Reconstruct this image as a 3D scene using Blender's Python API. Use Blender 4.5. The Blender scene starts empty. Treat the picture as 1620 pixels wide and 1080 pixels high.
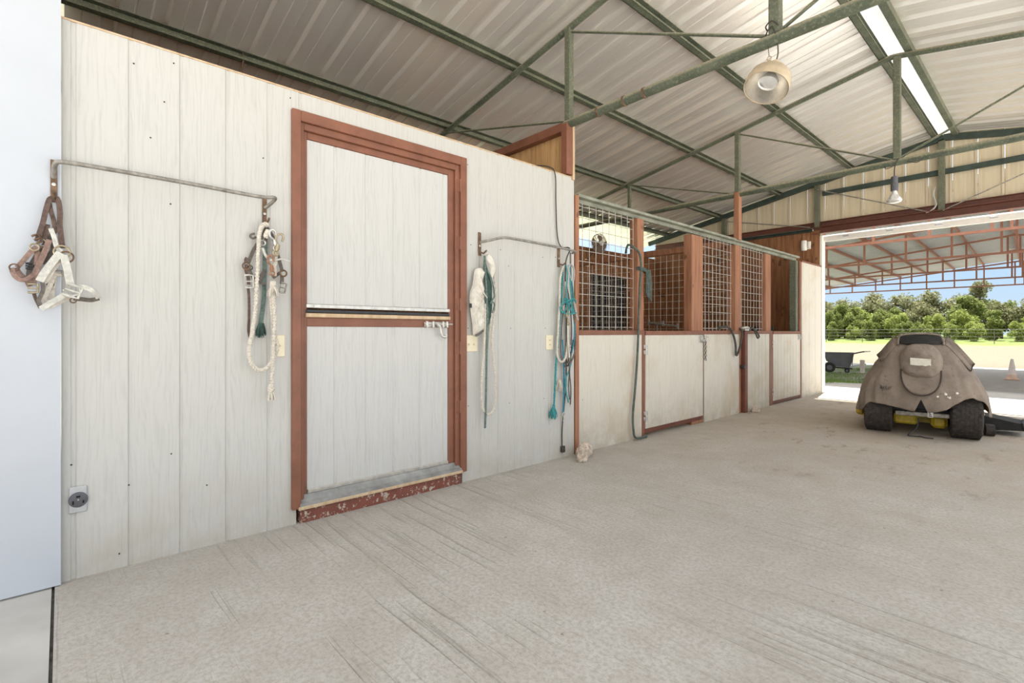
import bpy, bmesh, math, random
from mathutils import Vector, Matrix, noise
random.seed(7)
PI = math.pi
scene = bpy.context.scene
COL = scene.collection

# ------------------------------------------------------------------ materials
def new_mat(name):
    m = bpy.data.materials.new(name); m.use_nodes = True
    nt = m.node_tree; b = nt.nodes['Principled BSDF']
    return m, nt, b
def N(nt, t, **kw):
    n = nt.nodes.new(t)
    for k, v in kw.items():
        setattr(n, k, v)
    return n
def L(nt, a, b): nt.links.new(a, b)
def pos_node(nt, scale=(1, 1, 1), loc=(0, 0, 0)):
    g = N(nt, 'ShaderNodeNewGeometry'); mp = N(nt, 'ShaderNodeMapping')
    mp.inputs['Scale'].default_value = scale; mp.inputs['Location'].default_value = loc
    L(nt, g.outputs['Position'], mp.inputs['Vector']); return mp.outputs['Vector']
def noise_node(nt, vec, scale, detail=4, rough=.55):
    n = N(nt, 'ShaderNodeTexNoise'); n.inputs['Scale'].default_value = scale
    n.inputs['Detail'].default_value = detail; n.inputs['Roughness'].default_value = rough
    L(nt, vec, n.inputs['Vector']); return n.outputs['Fac']
def ramp(nt, fac, stops):
    r = N(nt, 'ShaderNodeValToRGB'); e = r.color_ramp.elements
    while len(e) < len(stops): e.new(.5)
    for el, (p, c) in zip(e, stops):
        el.position = p; el.color = (c[0], c[1], c[2], 1) if not isinstance(c, (int, float)) else (c, c, c, 1)
    L(nt, fac, r.inputs['Fac']); return r.outputs['Color']
def mix(nt, fac, a, b, mode='MIX'):
    m = N(nt, 'ShaderNodeMix', data_type='RGBA', blend_type=mode)
    for s, v in ((m.inputs[0], fac), (m.inputs[6], a), (m.inputs[7], b)):
        if isinstance(v, (int, float)): s.default_value = v
        elif isinstance(v, tuple): s.default_value = (v[0], v[1], v[2], 1)
        else: L(nt, v, s)
    return m.outputs[2]
def mul(nt, a, b, op='MULTIPLY'):
    m = N(nt, 'ShaderNodeMath', operation=op)
    for s, v in zip(m.inputs, (a, b)):
        if isinstance(v, (int, float)): s.default_value = v
        else: L(nt, v, s)
    return m.outputs[0]
def bump(nt, b, h, strength=.3, dist=.01):
    n = N(nt, 'ShaderNodeBump'); n.inputs['Strength'].default_value = strength; n.inputs['Distance'].default_value = dist
    L(nt, h, n.inputs['Height']); L(nt, n.outputs['Normal'], b.inputs['Normal'])
def simple(name, col, rough=.6, metal=0, var=.12, vs=12, bstr=.15, spec=.4):
    """plain material with mottled colour and a fine bump"""
    m, nt, b = new_mat(name)
    v = pos_node(nt); f = noise_node(nt, v, vs)
    c2 = tuple(max(0, x*(1-2*var)) for x in col); c1 = tuple(min(1, x*(1+var)) for x in col)
    L(nt, ramp(nt, f, [(.3, c2), (.62, col), (.8, c1)]), b.inputs['Base Color'])
    b.inputs['Roughness'].default_value = rough; b.inputs['Metallic'].default_value = metal
    b.inputs['Specular IOR Level'].default_value = spec
    if bstr: bump(nt, b, noise_node(nt, v, vs*6, 3), bstr, .003)
    return m
MAT = {}
def siding_mat(name, col, grain=.5, dirt=1.0, blot=0):
    m, nt, b = new_mat(name)
    v = pos_node(nt, (22, 22, 1.1)); g0 = noise_node(nt, v, 3.2, 5, .6)
    wv = N(nt, 'ShaderNodeTexWave', wave_type='BANDS', bands_direction='Y'); wv.inputs['Scale'].default_value = 14; wv.inputs['Distortion'].default_value = 22; wv.inputs['Detail'].default_value = 3; wv.inputs['Detail Scale'].default_value = .8
    L(nt, pos_node(nt, (1, 1, .16)), wv.inputs['Vector']); g = mul(nt, mul(nt, g0, .86), mul(nt, wv.outputs['Fac'], .14), 'ADD')
    c = ramp(nt, g, [(.30, tuple(x*.90 for x in col)), (.50, col), (.8, tuple(min(1, x*1.025) for x in col))])
    # dusty splashes thrown up from the floor, and a few scuffs
    geo = N(nt, 'ShaderNodeNewGeometry'); sp = N(nt, 'ShaderNodeSeparateXYZ'); L(nt, geo.outputs['Position'], sp.inputs[0])
    mr = N(nt, 'ShaderNodeMapRange'); mr.inputs[1].default_value = .55; mr.inputs[2].default_value = 0; mr.inputs[3].default_value = 0; mr.inputs[4].default_value = 1
    L(nt, sp.outputs['Z'], mr.inputs[0])
    p = pos_node(nt); sm = noise_node(nt, p, 5, 6, .7); fine = noise_node(nt, p, 60, 2, .5)
    d = mul(nt, mul(nt, mr.outputs[0], 1.6, 'POWER'), ramp(nt, sm, [(.35, 0.15), (.7, 1.0)]))
    c = mix(nt, mul(nt, d, .8*dirt), c, (.42, .37, .29))
    sc = ramp(nt, fine, [(.70, 0.0), (.76, 1.0)])
    sm2 = ramp(nt, noise_node(nt, p, 2.3, 3), [(.5, 0.0), (.75, 1.0)])
    c = mix(nt, mul(nt, mul(nt, sc, sm2), .35*dirt), c, (.33, .29, .23))
    if blot:
        bl = ramp(nt, noise_node(nt, p, 1.5, 4, .6), [(.50, 0.0), (.72, .6)])
        c = mix(nt, bl, c, (.50, .385, .25))
    L(nt, c, b.inputs['Base Color']); b.inputs['Roughness'].default_value = .62; b.inputs['Specular IOR Level'].default_value = .25
    bump(nt, b, g, grain, .004)
    return m
MAT['siding'] = siding_mat('white_painted_siding', (.54, .53, .50))
MAT['doorwhite'] = siding_mat('white_painted_door', (.56, .555, .535), .25, .5)
MAT['stallwhite'] = siding_mat('white_stall_boards', (.65, .61, .53), .3, 1.6, 1)
MAT['panelwhite'] = simple('white_metal_skin', (.51, .535, .575), .45, 0, .02, 3, .05)
MAT['pure'] = simple('white_plastic', (.82, .80, .74), .4, 0, .03, 20, 0)
MAT['ivory'] = simple('ivory_plastic', (.78, .70, .52), .4, 0, .03, 20, 0)
def brown_mat(name, col, chip):
    m, nt, b = new_mat(name)
    p = pos_node(nt); a = noise_node(nt, p, 7, 5, .6); f = noise_node(nt, p, 38, 4, .65)
    c = ramp(nt, a, [(.3, tuple(x*.75 for x in col)), (.6, col), (.85, tuple(x*1.25 for x in col))])
    ch = ramp(nt, f, [(chip, 0.0), (chip+.04, 1.0)])
    c = mix(nt, ch, c, (.48, .42, .34))
    L(nt, c, b.inputs['Base Color']); b.inputs['Roughness'].default_value = .5
    bump(nt, b, f, .12, .003); return m
MAT['brown'] = brown_mat('red_brown_paint', (.235, .092, .052), .74)
MAT['browndark'] = brown_mat('red_brown_beam_paint', (.155, .052, .032), .78)
MAT['brownchip'] = brown_mat('chipped_brown_paint', (.21, .065, .042), .56)
MAT['rust'] = simple('rusty_steel', (.24, .15, .095), .75, .3, .3, 30, .3)
MAT['dullsteel'] = simple('dull_grey_steel', (.36, .335, .295), .55, .5, .25, 40, .2)
MAT['zinc'] = simple('zinc_plated_steel', (.62, .60, .56), .38, .8, .12, 30, .05)
MAT['meshwire'] = simple('galvanised_wire', (.60, .57, .51), .45, .35, .12, 20, 0)
MAT['brass'] = simple('worn_brass', (.42, .35, .24), .45, .7, .15, 40, 0)
MAT['copper'] = simple('rusty_orange_metal', (.40, .20, .12), .6, .4, .25, 60, .1)
MAT['black'] = simple('black_rubber', (.022, .021, .020), .75, 0, .2, 20, .2)
MAT['dark'] = simple('dark_plastic', (.035, .035, .038), .5, 0, .1, 20, 0)
MAT['hole'] = simple('black_slot', (.006, .006, .006), .8, 0, .0, 20, 0)
MAT['greyplate'] = simple('grey_steel_plate', (.50, .51, .53), .35, .35, .05, 40, .05)
MAT['greyplastic'] = simple('grey_receptacle', (.10, .10, .11), .5, 0, .08, 40, 0)
MAT['cartgrey'] = simple('grey_polythene', (.115, .12, .135), .5, 0, .1, 6, .05)
MAT['yellow'] = simple('yellow_deck_paint', (.60, .44, .03), .4, 0, .2, 20, .1)
MAT['leather'] = simple('brown_leather', (.135, .085, .066), .6, 0, .3, 60, .3)
MAT['pinkleather'] = simple('worn_pinkish_leather', (.29, .185, .148), .65, 0, .25, 60, .3)
MAT['darkleather'] = simple('dark_grey_leather', (.145, .125, .105), .6, 0, .25, 60, .3)
MAT['cream'] = simple('grey_white_nylon', (.60, .585, .53), .75, 0, .15, 60, .3)
MAT['cotton'] = simple('white_cotton', (.68, .625, .54), .9, 0, .12, 90, .4)
MAT['canvas'] = simple('white_canvas', (.72, .68, .60), .9, 0, .08, 25, .4)
MAT['greencloth'] = simple('dark_green_cloth', (.055, .105, .085), .9, 0, .25, 40, .4)
MAT['greengrey'] = simple('grey_green_strap', (.145, .205, .18), .85, 0, .25, 60, .4)
MAT['teal'] = simple('teal_cord', (.055, .30, .31), .8, 0, .2, 70, .3)
MAT['bluestrap'] = simple('blue_teal_strap', (.03, .22, .32), .8, 0, .2, 70, .3)
MAT['cord'] = simple('black_cable', (.06, .052, .042), .6, 0, .2, 30, 0)
MAT['greygreen'] = simple('grey_green_hose', (.09, .12, .10), .6, 0, .25, 30, .1)
MAT['blackhose'] = simple('dark_hose', (.075, .068, .055), .6, 0, .2, 30, .1)
MAT['rockm'] = simple('pale_limestone', (.62, .52, .42), .95, 0, .25, 26, .8)
MAT['red'] = brown_mat('red_oxide_steel', (.33, .145, .095), .80)
MAT['arenaroof'] = simple('grey_painted_sheet', (.52, .54, .55), .6, .0, .04, 2, 0)
MAT['fencewire'] = simple('fence_steel', (.16, .15, .13), .7, .3, .2, 4, 0)
MAT['bark'] = simple('grey_bark', (.14, .105, .075), .9, 0, .3, 8, .6)
MAT['railgreen'] = simple('bleached_green_steel', (.30, .31, .25), .75, 0, .2, 9, .2)
MAT['sillgrey'] = simple('dusty_grey_sill', (.33, .325, .31), .7, 0, .2, 12, .2)
MAT['fanblade'] = simple('smoked_fan_plastic', (.26, .20, .155), .5, 0, .1, 12, 0)
MAT['conewhite'] = simple('faded_cone_plastic', (.82, .74, .69), .6, 0, .08, 10, 0)
MAT['coneorange'] = simple('faded_orange_plastic', (.80, .56, .44), .6, 0, .1, 10, 0)
MAT['patch'] = simple('pale_label_cloth', (.62, .60, .51), .9, 0, .1, 60, .3)
MAT['ink'] = simple('black_marker_ink', (.03, .03, .035), .8, 0, .2, 30, 0)

def green_mat():
    m, nt, b = new_mat('dusty_green_steel')
    p = pos_node(nt); a = noise_node(nt, p, 5, 5, .6); g = N(nt, 'ShaderNodeNewGeometry')
    c = ramp(nt, a, [(.3, (.050, .064, .042)), (.55, (.085, .102, .068)), (.75, (.13, .14, .095))])
    f = noise_node(nt, p, 60, 5, .75)
    c = mix(nt, ramp(nt, f, [(.52, 0.0), (.72, .55)]), c, (.36, .32, .22))
    sp = N(nt, 'ShaderNodeSeparateXYZ'); L(nt, g.outputs['Normal'], sp.inputs[0])
    d = N(nt, 'ShaderNodeMapRange'); d.inputs[1].default_value = -.1; d.inputs[2].default_value = .6; L(nt, sp.outputs['Z'], d.inputs[0])
    c = mix(nt, mul(nt, d.outputs[0], ramp(nt, f, [(.35, .35), (.6, .95)])), c, (.43, .38, .26))      # settled dust
    L(nt, c, b.inputs['Base Color']); b.inputs['Roughness'].default_value = .75
    bump(nt, b, f, .3, .003); return m
MAT['green'] = green_mat()
MAT['greendark'] = simple('dark_green_steel', (.042, .062, .05), .6, 0, .2, 10, .1)
def galv_mat():
    m, nt, b = new_mat('bare_roof_sheet')
    a = noise_node(nt, pos_node(nt), .9, 3, .5)
    L(nt, ramp(nt, a, [(.3, (.87, .85, .81)), (.7, (.90, .88, .84))]), b.inputs['Base Color'])
    b.inputs['Metallic'].default_value = .62; b.inputs['Roughness'].default_value = .27
    return m
MAT['galv'] = galv_mat()
def tan_mat():
    m, nt, b = new_mat('tan_wall_sheet')
    p = pos_node(nt, (9, 9, .5)); a = noise_node(nt, p, 3, 3)
    L(nt, ramp(nt, a, [(.3, (.54, .46, .32)), (.7, (.63, .545, .395))]), b.inputs['Base Color'])
    b.inputs['Roughness'].default_value = .55; return m
MAT['tan'] = tan_mat()
def wood_mat(name, c0, c1, c2):
    m, nt, b = new_mat(name)
    p = pos_node(nt, (9, 9, .7)); a = noise_node(nt, p, 2.6, 6, .6)
    c = ramp(nt, a, [(.3, c0), (.5, c1), (.72, c2)])
    k = noise_node(nt, pos_node(nt, (2.2, 2.2, 1.3)), 3, 2)
    c = mix(nt, ramp(nt, k, [(.66, 0.0), (.72, .75)]), c, tuple(x*.35 for x in c0))
    L(nt, c, b.inputs['Base Color']); b.inputs['Roughness'].default_value = .7
    bump(nt, b, a, .2, .004); return m
MAT['wood'] = wood_mat('stained_planks', (.15, .06, .026), (.27, .115, .048), (.37, .175, .075))
MAT['pine'] = wood_mat('knotty_pine_planks', (.36, .19, .075), (.56, .33, .14), (.68, .44, .20))
MAT['post'] = wood_mat('red_brown_timber', (.21, .088, .046), (.32, .145, .078), (.42, .21, .12))
MAT['rawwood'] = wood_mat('raw_timber_edge', (.44, .30, .17), (.55, .40, .25), (.66, .51, .35))

def concrete_mat():
    m, nt, b = new_mat('broomed_concrete')
    p = pos_node(nt)
    # broom grooves run across the aisle, wavering and fading in and out
    wv = N(nt, 'ShaderNodeMapping'); wv.inputs['Scale'].default_value = (.6, 24, 1)
    dst = N(nt, 'ShaderNodeTexNoise'); dst.inputs['Scale'].default_value = 1.6; dst.inputs['Detail'].default_value = 2; L(nt, p, dst.inputs['Vector'])
    off = N(nt, 'ShaderNodeVectorMath', operation='SCALE'); off.inputs[3].default_value = .03; L(nt, dst.outputs['Color'], off.inputs[0])
    add = N(nt, 'ShaderNodeVectorMath', operation='ADD'); L(nt, p, add.inputs[0]); L(nt, off.outputs[0], add.inputs[1]); L(nt, add.outputs[0], wv.inputs['Vector'])
    groove = noise_node(nt, wv.outputs[0], 1.0, 3, .55)
    wv2 = N(nt, 'ShaderNodeMapping'); wv2.inputs['Scale'].default_value = (2.4, 75, 1); L(nt, add.outputs[0], wv2.inputs['Vector'])
    comb = noise_node(nt, wv2.outputs[0], 1.0, 2, .6)
    big = noise_node(nt, p, .6, 6, .65); mid = noise_node(nt, p, 3.2, 8, .72); fine = noise_node(nt, p, 55, 5, .75)
    geo = N(nt, 'ShaderNodeNewGeometry'); sp = N(nt, 'ShaderNodeSeparateXYZ'); L(nt, geo.outputs['Position'], sp.inputs[0])
    def rng(sock, a, b_):
        r = N(nt, 'ShaderNodeMapRange'); r.inputs[1].default_value = a; r.inputs[2].default_value = b_; L(nt, sock, r.inputs[0]); return r.outputs[0]
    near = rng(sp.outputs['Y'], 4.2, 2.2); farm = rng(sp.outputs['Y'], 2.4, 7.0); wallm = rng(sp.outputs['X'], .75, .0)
    c = ramp(nt, big, [(.28, (.44, .415, .38)), (.52, (.515, .492, .458)), (.78, (.58, .56, .527))])
    c = mix(nt, ramp(nt, mid, [(.36, .55), (.60, 0.0)]), c, (.385, .35, .30))
    c = mix(nt, ramp(nt, mid, [(.60, 0.0), (.78, .45)]), c, (.64, .615, .565))
    c = mix(nt, mul(nt, ramp(nt, fine, [(.40, .6), (.56, 0.0)]), .9), c, (.31, .275, .225))
    gl = ramp(nt, groove, [(.36, 1.0), (.44, 0.0)])
    patch = ramp(nt, noise_node(nt, p, .75, 3, .6), [(.40, 0.0), (.58, 1.0)])
    gp = mul(nt, mul(nt, gl, patch), near)
    c = mix(nt, mul(nt, gp, .30), c, (.30, .265, .22))
    # trodden dirt along the stalls towards the far opening
    c = mix(nt, mul(nt, farm, ramp(nt, noise_node(nt, p, 1.3, 7, .72), [(.32, .25), (.66, .85)])), c, (.385, .305, .215))
    st = ramp(nt, noise_node(nt, pos_node(nt, (2.0, 1, 1)), 2.3, 6, .78), [(.57, 0.0), (.66, .75)])
    c = mix(nt, mul(nt, st, farm), c, (.20, .15, .10))
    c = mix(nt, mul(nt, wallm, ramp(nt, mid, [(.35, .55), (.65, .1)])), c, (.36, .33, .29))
    sk = ramp(nt, noise_node(nt, p, 22, 2), [(.73, 0.0), (.77, .75)])
    c = mix(nt, sk, c, (.21, .17, .12))
    wh = ramp(nt, noise_node(nt, pos_node(nt, (1, 1, 1), (9, 4, 0)), 30, 2), [(.76, 0.0), (.79, .7)])
    c = mix(nt, wh, c, (.72, .70, .66))
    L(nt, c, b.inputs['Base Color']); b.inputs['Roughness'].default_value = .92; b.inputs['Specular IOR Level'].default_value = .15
    h = mul(nt, mul(nt, gp, -1.6), mul(nt, mul(nt, comb, patch), .7), 'ADD')
    h = mul(nt, h, mul(nt, fine, .8), 'ADD')
    bump(nt, b, h, .7, .008); return m
MAT['concrete'] = concrete_mat()
MAT['bounce_gravel'] = simple('pale_bounce_gravel', (.70, .67, .61), .95, 0, .08, 6, .4)  # pale tone picked to bounce sunlight up to the ceiling
MAT['jointfill'] = simple('dark_joint_filler', (.09, .085, .075), .95, 0, .3, 30, .3)
MAT['apron'] = simple('smooth_pale_concrete', (.48, .465, .435), .85, 0, .1, 3, .3)
def ground_mat():
    m, nt, b = new_mat('dry_paddock_ground')
    p = pos_node(nt); geo = N(nt, 'ShaderNodeNewGeometry'); sp = N(nt, 'ShaderNodeSeparateXYZ'); L(nt, geo.outputs['Position'], sp.inputs[0])
    n1 = noise_node(nt, p, .5, 6, .65); n2 = noise_node(nt, p, 4, 5, .7)
    dirt = ramp(nt, n2, [(.3, (.46, .43, .39)), (.7, (.58, .545, .505))])
    gr = ramp(nt, n2, [(.3, (.085, .12, .035)), (.55, (.15, .195, .055)), (.8, (.22, .25, .085))])
    straw = ramp(nt, n2, [(.3, (.14, .125, .088)), (.7, (.18, .162, .115))])
    def band(a, b_, soft):
        x = N(nt, 'ShaderNodeMapRange'); x.inputs[1].default_value = a-soft; x.inputs[2].default_value = a+soft
        L(nt, mul(nt, sp.outputs['Y'], mul(nt, mul(nt, n1, .5, 'SUBTRACT'), b_), 'ADD'), x.inputs[0]); return x.outputs[0]
    c = mix(nt, band(30.5, 3, .4), dirt, straw)
    c = mix(nt, band(57, 10, 1.5), c, gr)
    # grass on the side beyond the stalls
    x = N(nt, 'ShaderNodeMapRange'); x.inputs[1].default_value = -.9; x.inputs[2].default_value = -1.9
    L(nt, mul(nt, sp.outputs['X'], mul(nt, mul(nt, n2, .5, 'SUBTRACT'), 3.0), 'ADD'), x.inputs[0])
    far = N(nt, 'ShaderNodeMapRange'); far.inputs[1].default_value = 31; far.inputs[2].default_value = 29
    L(nt, sp.outputs['Y'], far.inputs[0])
    c = mix(nt, mul(nt, mul(nt, x.outputs[0], far.outputs[0]), ramp(nt, n1, [(.35, .2), (.6, .9)])), c, gr)
    L(nt, c, b.inputs['Base Color']); b.inputs['Roughness'].default_value = .95; b.inputs['Specular IOR Level'].default_value = .1
    bump(nt, b, n2, .5, .04); return m
MAT['ground'] = ground_mat()
def leaf_mat(name, a, b_):
    m, nt, b = new_mat(name)
    p = pos_node(nt); f = noise_node(nt, p, 1.1, 4, .6)
    L(nt, ramp(nt, f, [(.35, a), (.65, b_)]), b.inputs['Base Color']); b.inputs['Roughness'].default_value = .7
    b.inputs['Specular IOR Level'].default_value = .2
    tr = N(nt, 'ShaderNodeBsdfTranslucent'); L(nt, ramp(nt, f, [(.35, a), (.65, b_)]), tr.inputs['Color'])
    ms = N(nt, 'ShaderNodeMixShader'); ms.inputs[0].default_value = .35
    L(nt, b.outputs[0], ms.inputs[1]); L(nt, tr.outputs[0], ms.inputs[2]); L(nt, ms.outputs[0], nt.nodes['Material Output'].inputs[0])
    return m
MAT['ridge'] = leaf_mat('white_translucent_sheet', (.80, .80, .80), (.86, .86, .86))
MAT['leafA'] = leaf_mat('cedar_green_leaves', (.13, .165, .045), (.25, .285, .085))
MAT['leafB'] = leaf_mat('oak_grey_leaves', (.15, .155, .075), (.27, .27, .135))
MAT['leafC'] = leaf_mat('bright_green_leaves', (.20, .25, .06), (.36, .40, .12))
MAT['blade'] = leaf_mat('grass_blades', (.10, .19, .035), (.25, .36, .08))
def cover_mat():
    m, nt, b = new_mat('dirty_tan_canvas')
    p = pos_node(nt); a = noise_node(nt, p, 4, 6, .65); f = noise_node(nt, p, 30, 4, .7); w = noise_node(nt, p, 9, 3, .6)
    c = ramp(nt, a, [(.3, (.165, .132, .11)), (.55, (.24, .198, .162)), (.8, (.30, .245, .19))])
    c = mix(nt, ramp(nt, f, [(.58, 0.0), (.68, .5)]), c, (.10, .075, .06))
    L(nt, c, b.inputs['Base Color']); b.inputs['Roughness'].default_value = .9; b.inputs['Specular IOR Level'].default_value = .15
    bump(nt, b, w, .5, .03); return m
MAT['cover'] = cover_mat()
def tyre_mat():
    m, nt, b = new_mat('dusty_tyre_rubber')
    p = pos_node(nt); a = noise_node(nt, p, 30, 4)
    L(nt, ramp(nt, a, [(.35, (.020, .017, .015)), (.7, (.060, .048, .040))]), b.inputs['Base Color']); b.inputs['Roughness'].default_value = .85
    return m
MAT['tyre'] = tyre_mat()
def glass_mat():
    m, nt, b = new_mat('frosted_lamp_glass')
    f = noise_node(nt, pos_node(nt), 30, 2)
    L(nt, ramp(nt, f, [(.3, (.80, .80, .78)), (.7, (.92, .92, .90))]), b.inputs['Base Color'])
    b.inputs['Roughness'].default_value = .08; b.inputs['Metallic'].default_value = .6
    return m
MAT['bulb'] = glass_mat()
MAT['dome'] = simple('spun_aluminium', (.72, .68, .62), .3, .85, .06, 60, .05)
MAT['domeout'] = simple('dusty_aluminium', (.62, .50, .35), .6, .35, .15, 14, .1)
def wave_rope(name, a, b_, sc):
    m, nt, b = new_mat(name)
    w = N(nt, 'ShaderNodeTexWave', wave_type='BANDS', bands_direction='DIAGONAL'); w.inputs['Scale'].default_value = sc
    L(nt, pos_node(nt), w.inputs['Vector'])
    L(nt, ramp(nt, w.outputs['Fac'], [(.45, a), (.55, b_)]), b.inputs['Base Color']); b.inputs['Roughness'].default_value = .85
    return m
MAT['zebra'] = wave_rope('black_white_braid', (.03, .03, .035), (.72, .70, .66), 45)

# ------------------------------------------------------------------ mesh helpers
class MB:
    def __init__(s): s.v = []; s.f = []
    def add(s, vs, fs):
        o = len(s.v); s.v += [Vector(p) for p in vs]; s.f += [tuple(i+o for i in f) for f in fs]; return s
    def box(s, x0, x1, y0, y1, z0, z1, ch=0.0):
        if x0 > x1: x0, x1 = x1, x0
        if y0 > y1: y0, y1 = y1, y0
        if z0 > z1: z0, z1 = z1, z0
        c = min(ch, (x1-x0)*.45, (y1-y0)*.45, (z1-z0)*.45)
        if c <= 0:
            vs = [(x, y, z) for x in (x0, x1) for y in (y0, y1) for z in (z0, z1)]
            return s.add(vs, [(0, 1, 3, 2), (4, 6, 7, 5), (0, 4, 5, 1), (2, 3, 7, 6), (0, 2, 6, 4), (1, 5, 7, 3)])
        bm = bmesh.new(); bmesh.ops.create_cube(bm, size=1)
        for v in bm.verts: v.co = Vector(((x0+x1)/2+v.co.x*(x1-x0), (y0+y1)/2+v.co.y*(y1-y0), (z0+z1)/2+v.co.z*(z1-z0)))
        bmesh.ops.bevel(bm, geom=bm.edges[:], offset=c, segments=1, affect='EDGES')
        bm.verts.ensure_lookup_table(); bm.verts.index_update()
        s.add([v.co.copy() for v in bm.verts], [tuple(v.index for v in f.verts) for f in bm.faces]); bm.free(); return s
    def frames(s, pts, n0=None):
        pts = [Vector(p) for p in pts]; T = []
        for i in range(len(pts)):
            a = pts[max(0, i-1)]; b = pts[min(len(pts)-1, i+1)]; t = (b-a)
            T.append(t.normalized() if t.length > 1e-9 else Vector((0, 0, 1)))
        n = Vector(n0) if n0 else (Vector((0, 0, 1)) if abs(T[0].z) < .9 else Vector((1, 0, 0)))
        out = []
        for t in T:
            n = n - t*n.dot(t)
            if n.length < 1e-6: n = t.orthogonal()
            n.normalize(); out.append((t, n.copy(), t.cross(n)))
        return pts, out
    def tube(s, pts, r, seg=10, cap=True, closed=False):
        pts, fr = s.frames(pts); vs = []; fs = []; k = len(pts)
        for i, (p, (t, n, b)) in enumerate(zip(pts, fr)):
            rr = r[i] if isinstance(r, (list, tuple)) else r
            for j in range(seg):
                a = 2*PI*j/seg; vs.append(p+n*(rr*math.cos(a))+b*(rr*math.sin(a)))
        for i in range(k-1):
            for j in range(seg):
                fs.append((i*seg+j, i*seg+(j+1) % seg, (i+1)*seg+(j+1) % seg, (i+1)*seg+j))
        if closed:
            for j in range(seg): fs.append(((k-1)*seg+j, (k-1)*seg+(j+1) % seg, (j+1) % seg, j))
        elif cap: fs.append(tuple(range(seg))[::-1]); fs.append(tuple((k-1)*seg+j for j in range(seg)))
        return s.add(vs, fs)
    def ribbon(s, pts, w, th, n0=(1, 0, 0)):
        """flat strap: thickness along n0, width in the plane of the path"""
        pts, fr = s.frames(pts, n0); vs = []; fs = []; k = len(pts)
        for i, (p, (t, n, b)) in enumerate(zip(pts, fr)):
            ww = w[i] if isinstance(w, (list, tuple)) else w
            for (a, c) in ((-.5, -.5), (.5, -.5), (.5, .5), (-.5, .5)): vs.append(p+b*(ww*a)+n*(th*c))
        for i in range(k-1):
            for j in range(4): fs.append((i*4+j, i*4+(j+1) % 4, (i+1)*4+(j+1) % 4, (i+1)*4+j))
        fs.append((3, 2, 1, 0)); fs.append(tuple((k-1)*4+j for j in range(4)))
        return s.add(vs, fs)
    def bar(s, a, b, w, h=None, up=(0, 0, 1)):
        h = h or w; a = Vector(a); b = Vector(b)
        return s.ribbon([a, b], w, h, up)
    def rope(s, pts, r, pitch=None, strands=3, seg=6):
        """laid rope: strands twisted about the path"""
        pts, fr = s.frames(pts); pitch = (pitch or r*7)*.62; d = 0; L_ = [0]
        for i in range(1, len(pts)): d += (pts[i]-pts[i-1]).length; L_.append(d)
        for q in range(strands):
            pp = []
            for p, (t, n, b), l in zip(pts, fr, L_):
                a = 2*PI*(l/pitch+q/strands); pp.append(p+n*(r*.52*math.cos(a))+b*(r*.52*math.sin(a)))
            s.tube(pp, r*.58, seg)
        return s
    def ring(s, c, R, r, axis=(1, 0, 0), sx=1.0, n=20, seg=6):
        c = Vector(c); ax = Vector(axis).normalized(); u = ax.orthogonal().normalized(); w = ax.cross(u)
        if abs(ax.x) > .9: u = Vector((0, 1, 0)); w = Vector((0, 0, 1))
        return s.tube([c+u*(R*sx*math.cos(2*PI*i/n))+w*(R*math.sin(2*PI*i/n)) for i in range(n)], r, seg, closed=True)
    def lathe(s, prof, c, axis=(0, 0, 1), n=24, cap=True):
        c = Vector(c); ax = Vector(axis).normalized(); u = ax.orthogonal().normalized(); w = ax.cross(u); vs = []; fs = []; k = len(prof)
        for (r, h) in prof:
            for j in range(n):
                a = 2*PI*j/n; vs.append(c+ax*h+u*(r*math.cos(a))+w*(r*math.sin(a)))
        for i in range(k-1):
            for j in range(n): fs.append((i*n+j, i*n+(j+1) % n, (i+1)*n+(j+1) % n, (i+1)*n+j))
        if cap: fs.append(tuple(range(n))[::-1]); fs.append(tuple((k-1)*n+j for j in range(n)))
        return s.add(vs, fs)
    def prism(s, poly, axis, a, b):
        """poly: 2-D points in the plane normal to axis (x: (y,z)  y: (x,z)  z: (x,y)), from a to b"""
        def P(q, h):
            return {'x': (h, q[0], q[1]), 'y': (q[0], h, q[1]), 'z': (q[0], q[1], h)}[axis]
        n = len(poly); vs = [P(q, a) for q in poly]+[P(q, b) for q in poly]
        fs = [(i, (i+1) % n, n+(i+1) % n, n+i) for i in range(n)]+[tuple(range(n))[::-1], tuple(range(n, 2*n))]
        return s.add(vs, fs)
    def sheet(s, prof, a, b, f):
        """open profile extruded: f(u, t) -> point"""
        n = len(prof); vs = [f(q, a) for q in prof]+[f(q, b) for q in prof]
        return s.add(vs, [(i, i+1, n+i+1, n+i) for i in range(n-1)])
    def build(s, name, mat, parent=None, smooth=False, mats=None):
        lo = Vector((min(v.x for v in s.v), min(v.y for v in s.v), min(v.z for v in s.v)))
        hi = Vector((max(v.x for v in s.v), max(v.y for v in s.v), max(v.z for v in s.v)))
        org = Vector(((lo.x+hi.x)/2, (lo.y+hi.y)/2, lo.z))
        me = bpy.data.meshes.new(name); me.from_pydata([v-org for v in s.v], [], s.f); me.update()
        bm = bmesh.new(); bm.from_mesh(me); bmesh.ops.recalc_face_normals(bm, faces=bm.faces); bm.to_mesh(me); bm.free()
        me.materials.append(MAT[mat] if isinstance(mat, str) else mat)
        o = bpy.data.objects.new(name, me); COL.objects.link(o)
        if parent is not None:
            o.parent = parent; o.location = org-WORLD[parent.name]
        else: o.location = org
        WORLD[o.name] = org
        if smooth:
            for p in me.polygons: p.use_smooth = True
            try: me.set_sharp_from_angle(angle=math.radians(40))
            except Exception: pass
        return o
WORLD = {}
def thing(name, label, cat, loc=(0, 0, 0), group=None, kind=None):
    o = bpy.data.objects.new(name, None); COL.objects.link(o); o.location = loc; o.empty_display_size = .1
    WORLD[o.name] = Vector(loc); return tag(o, label, cat, group, kind)
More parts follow.
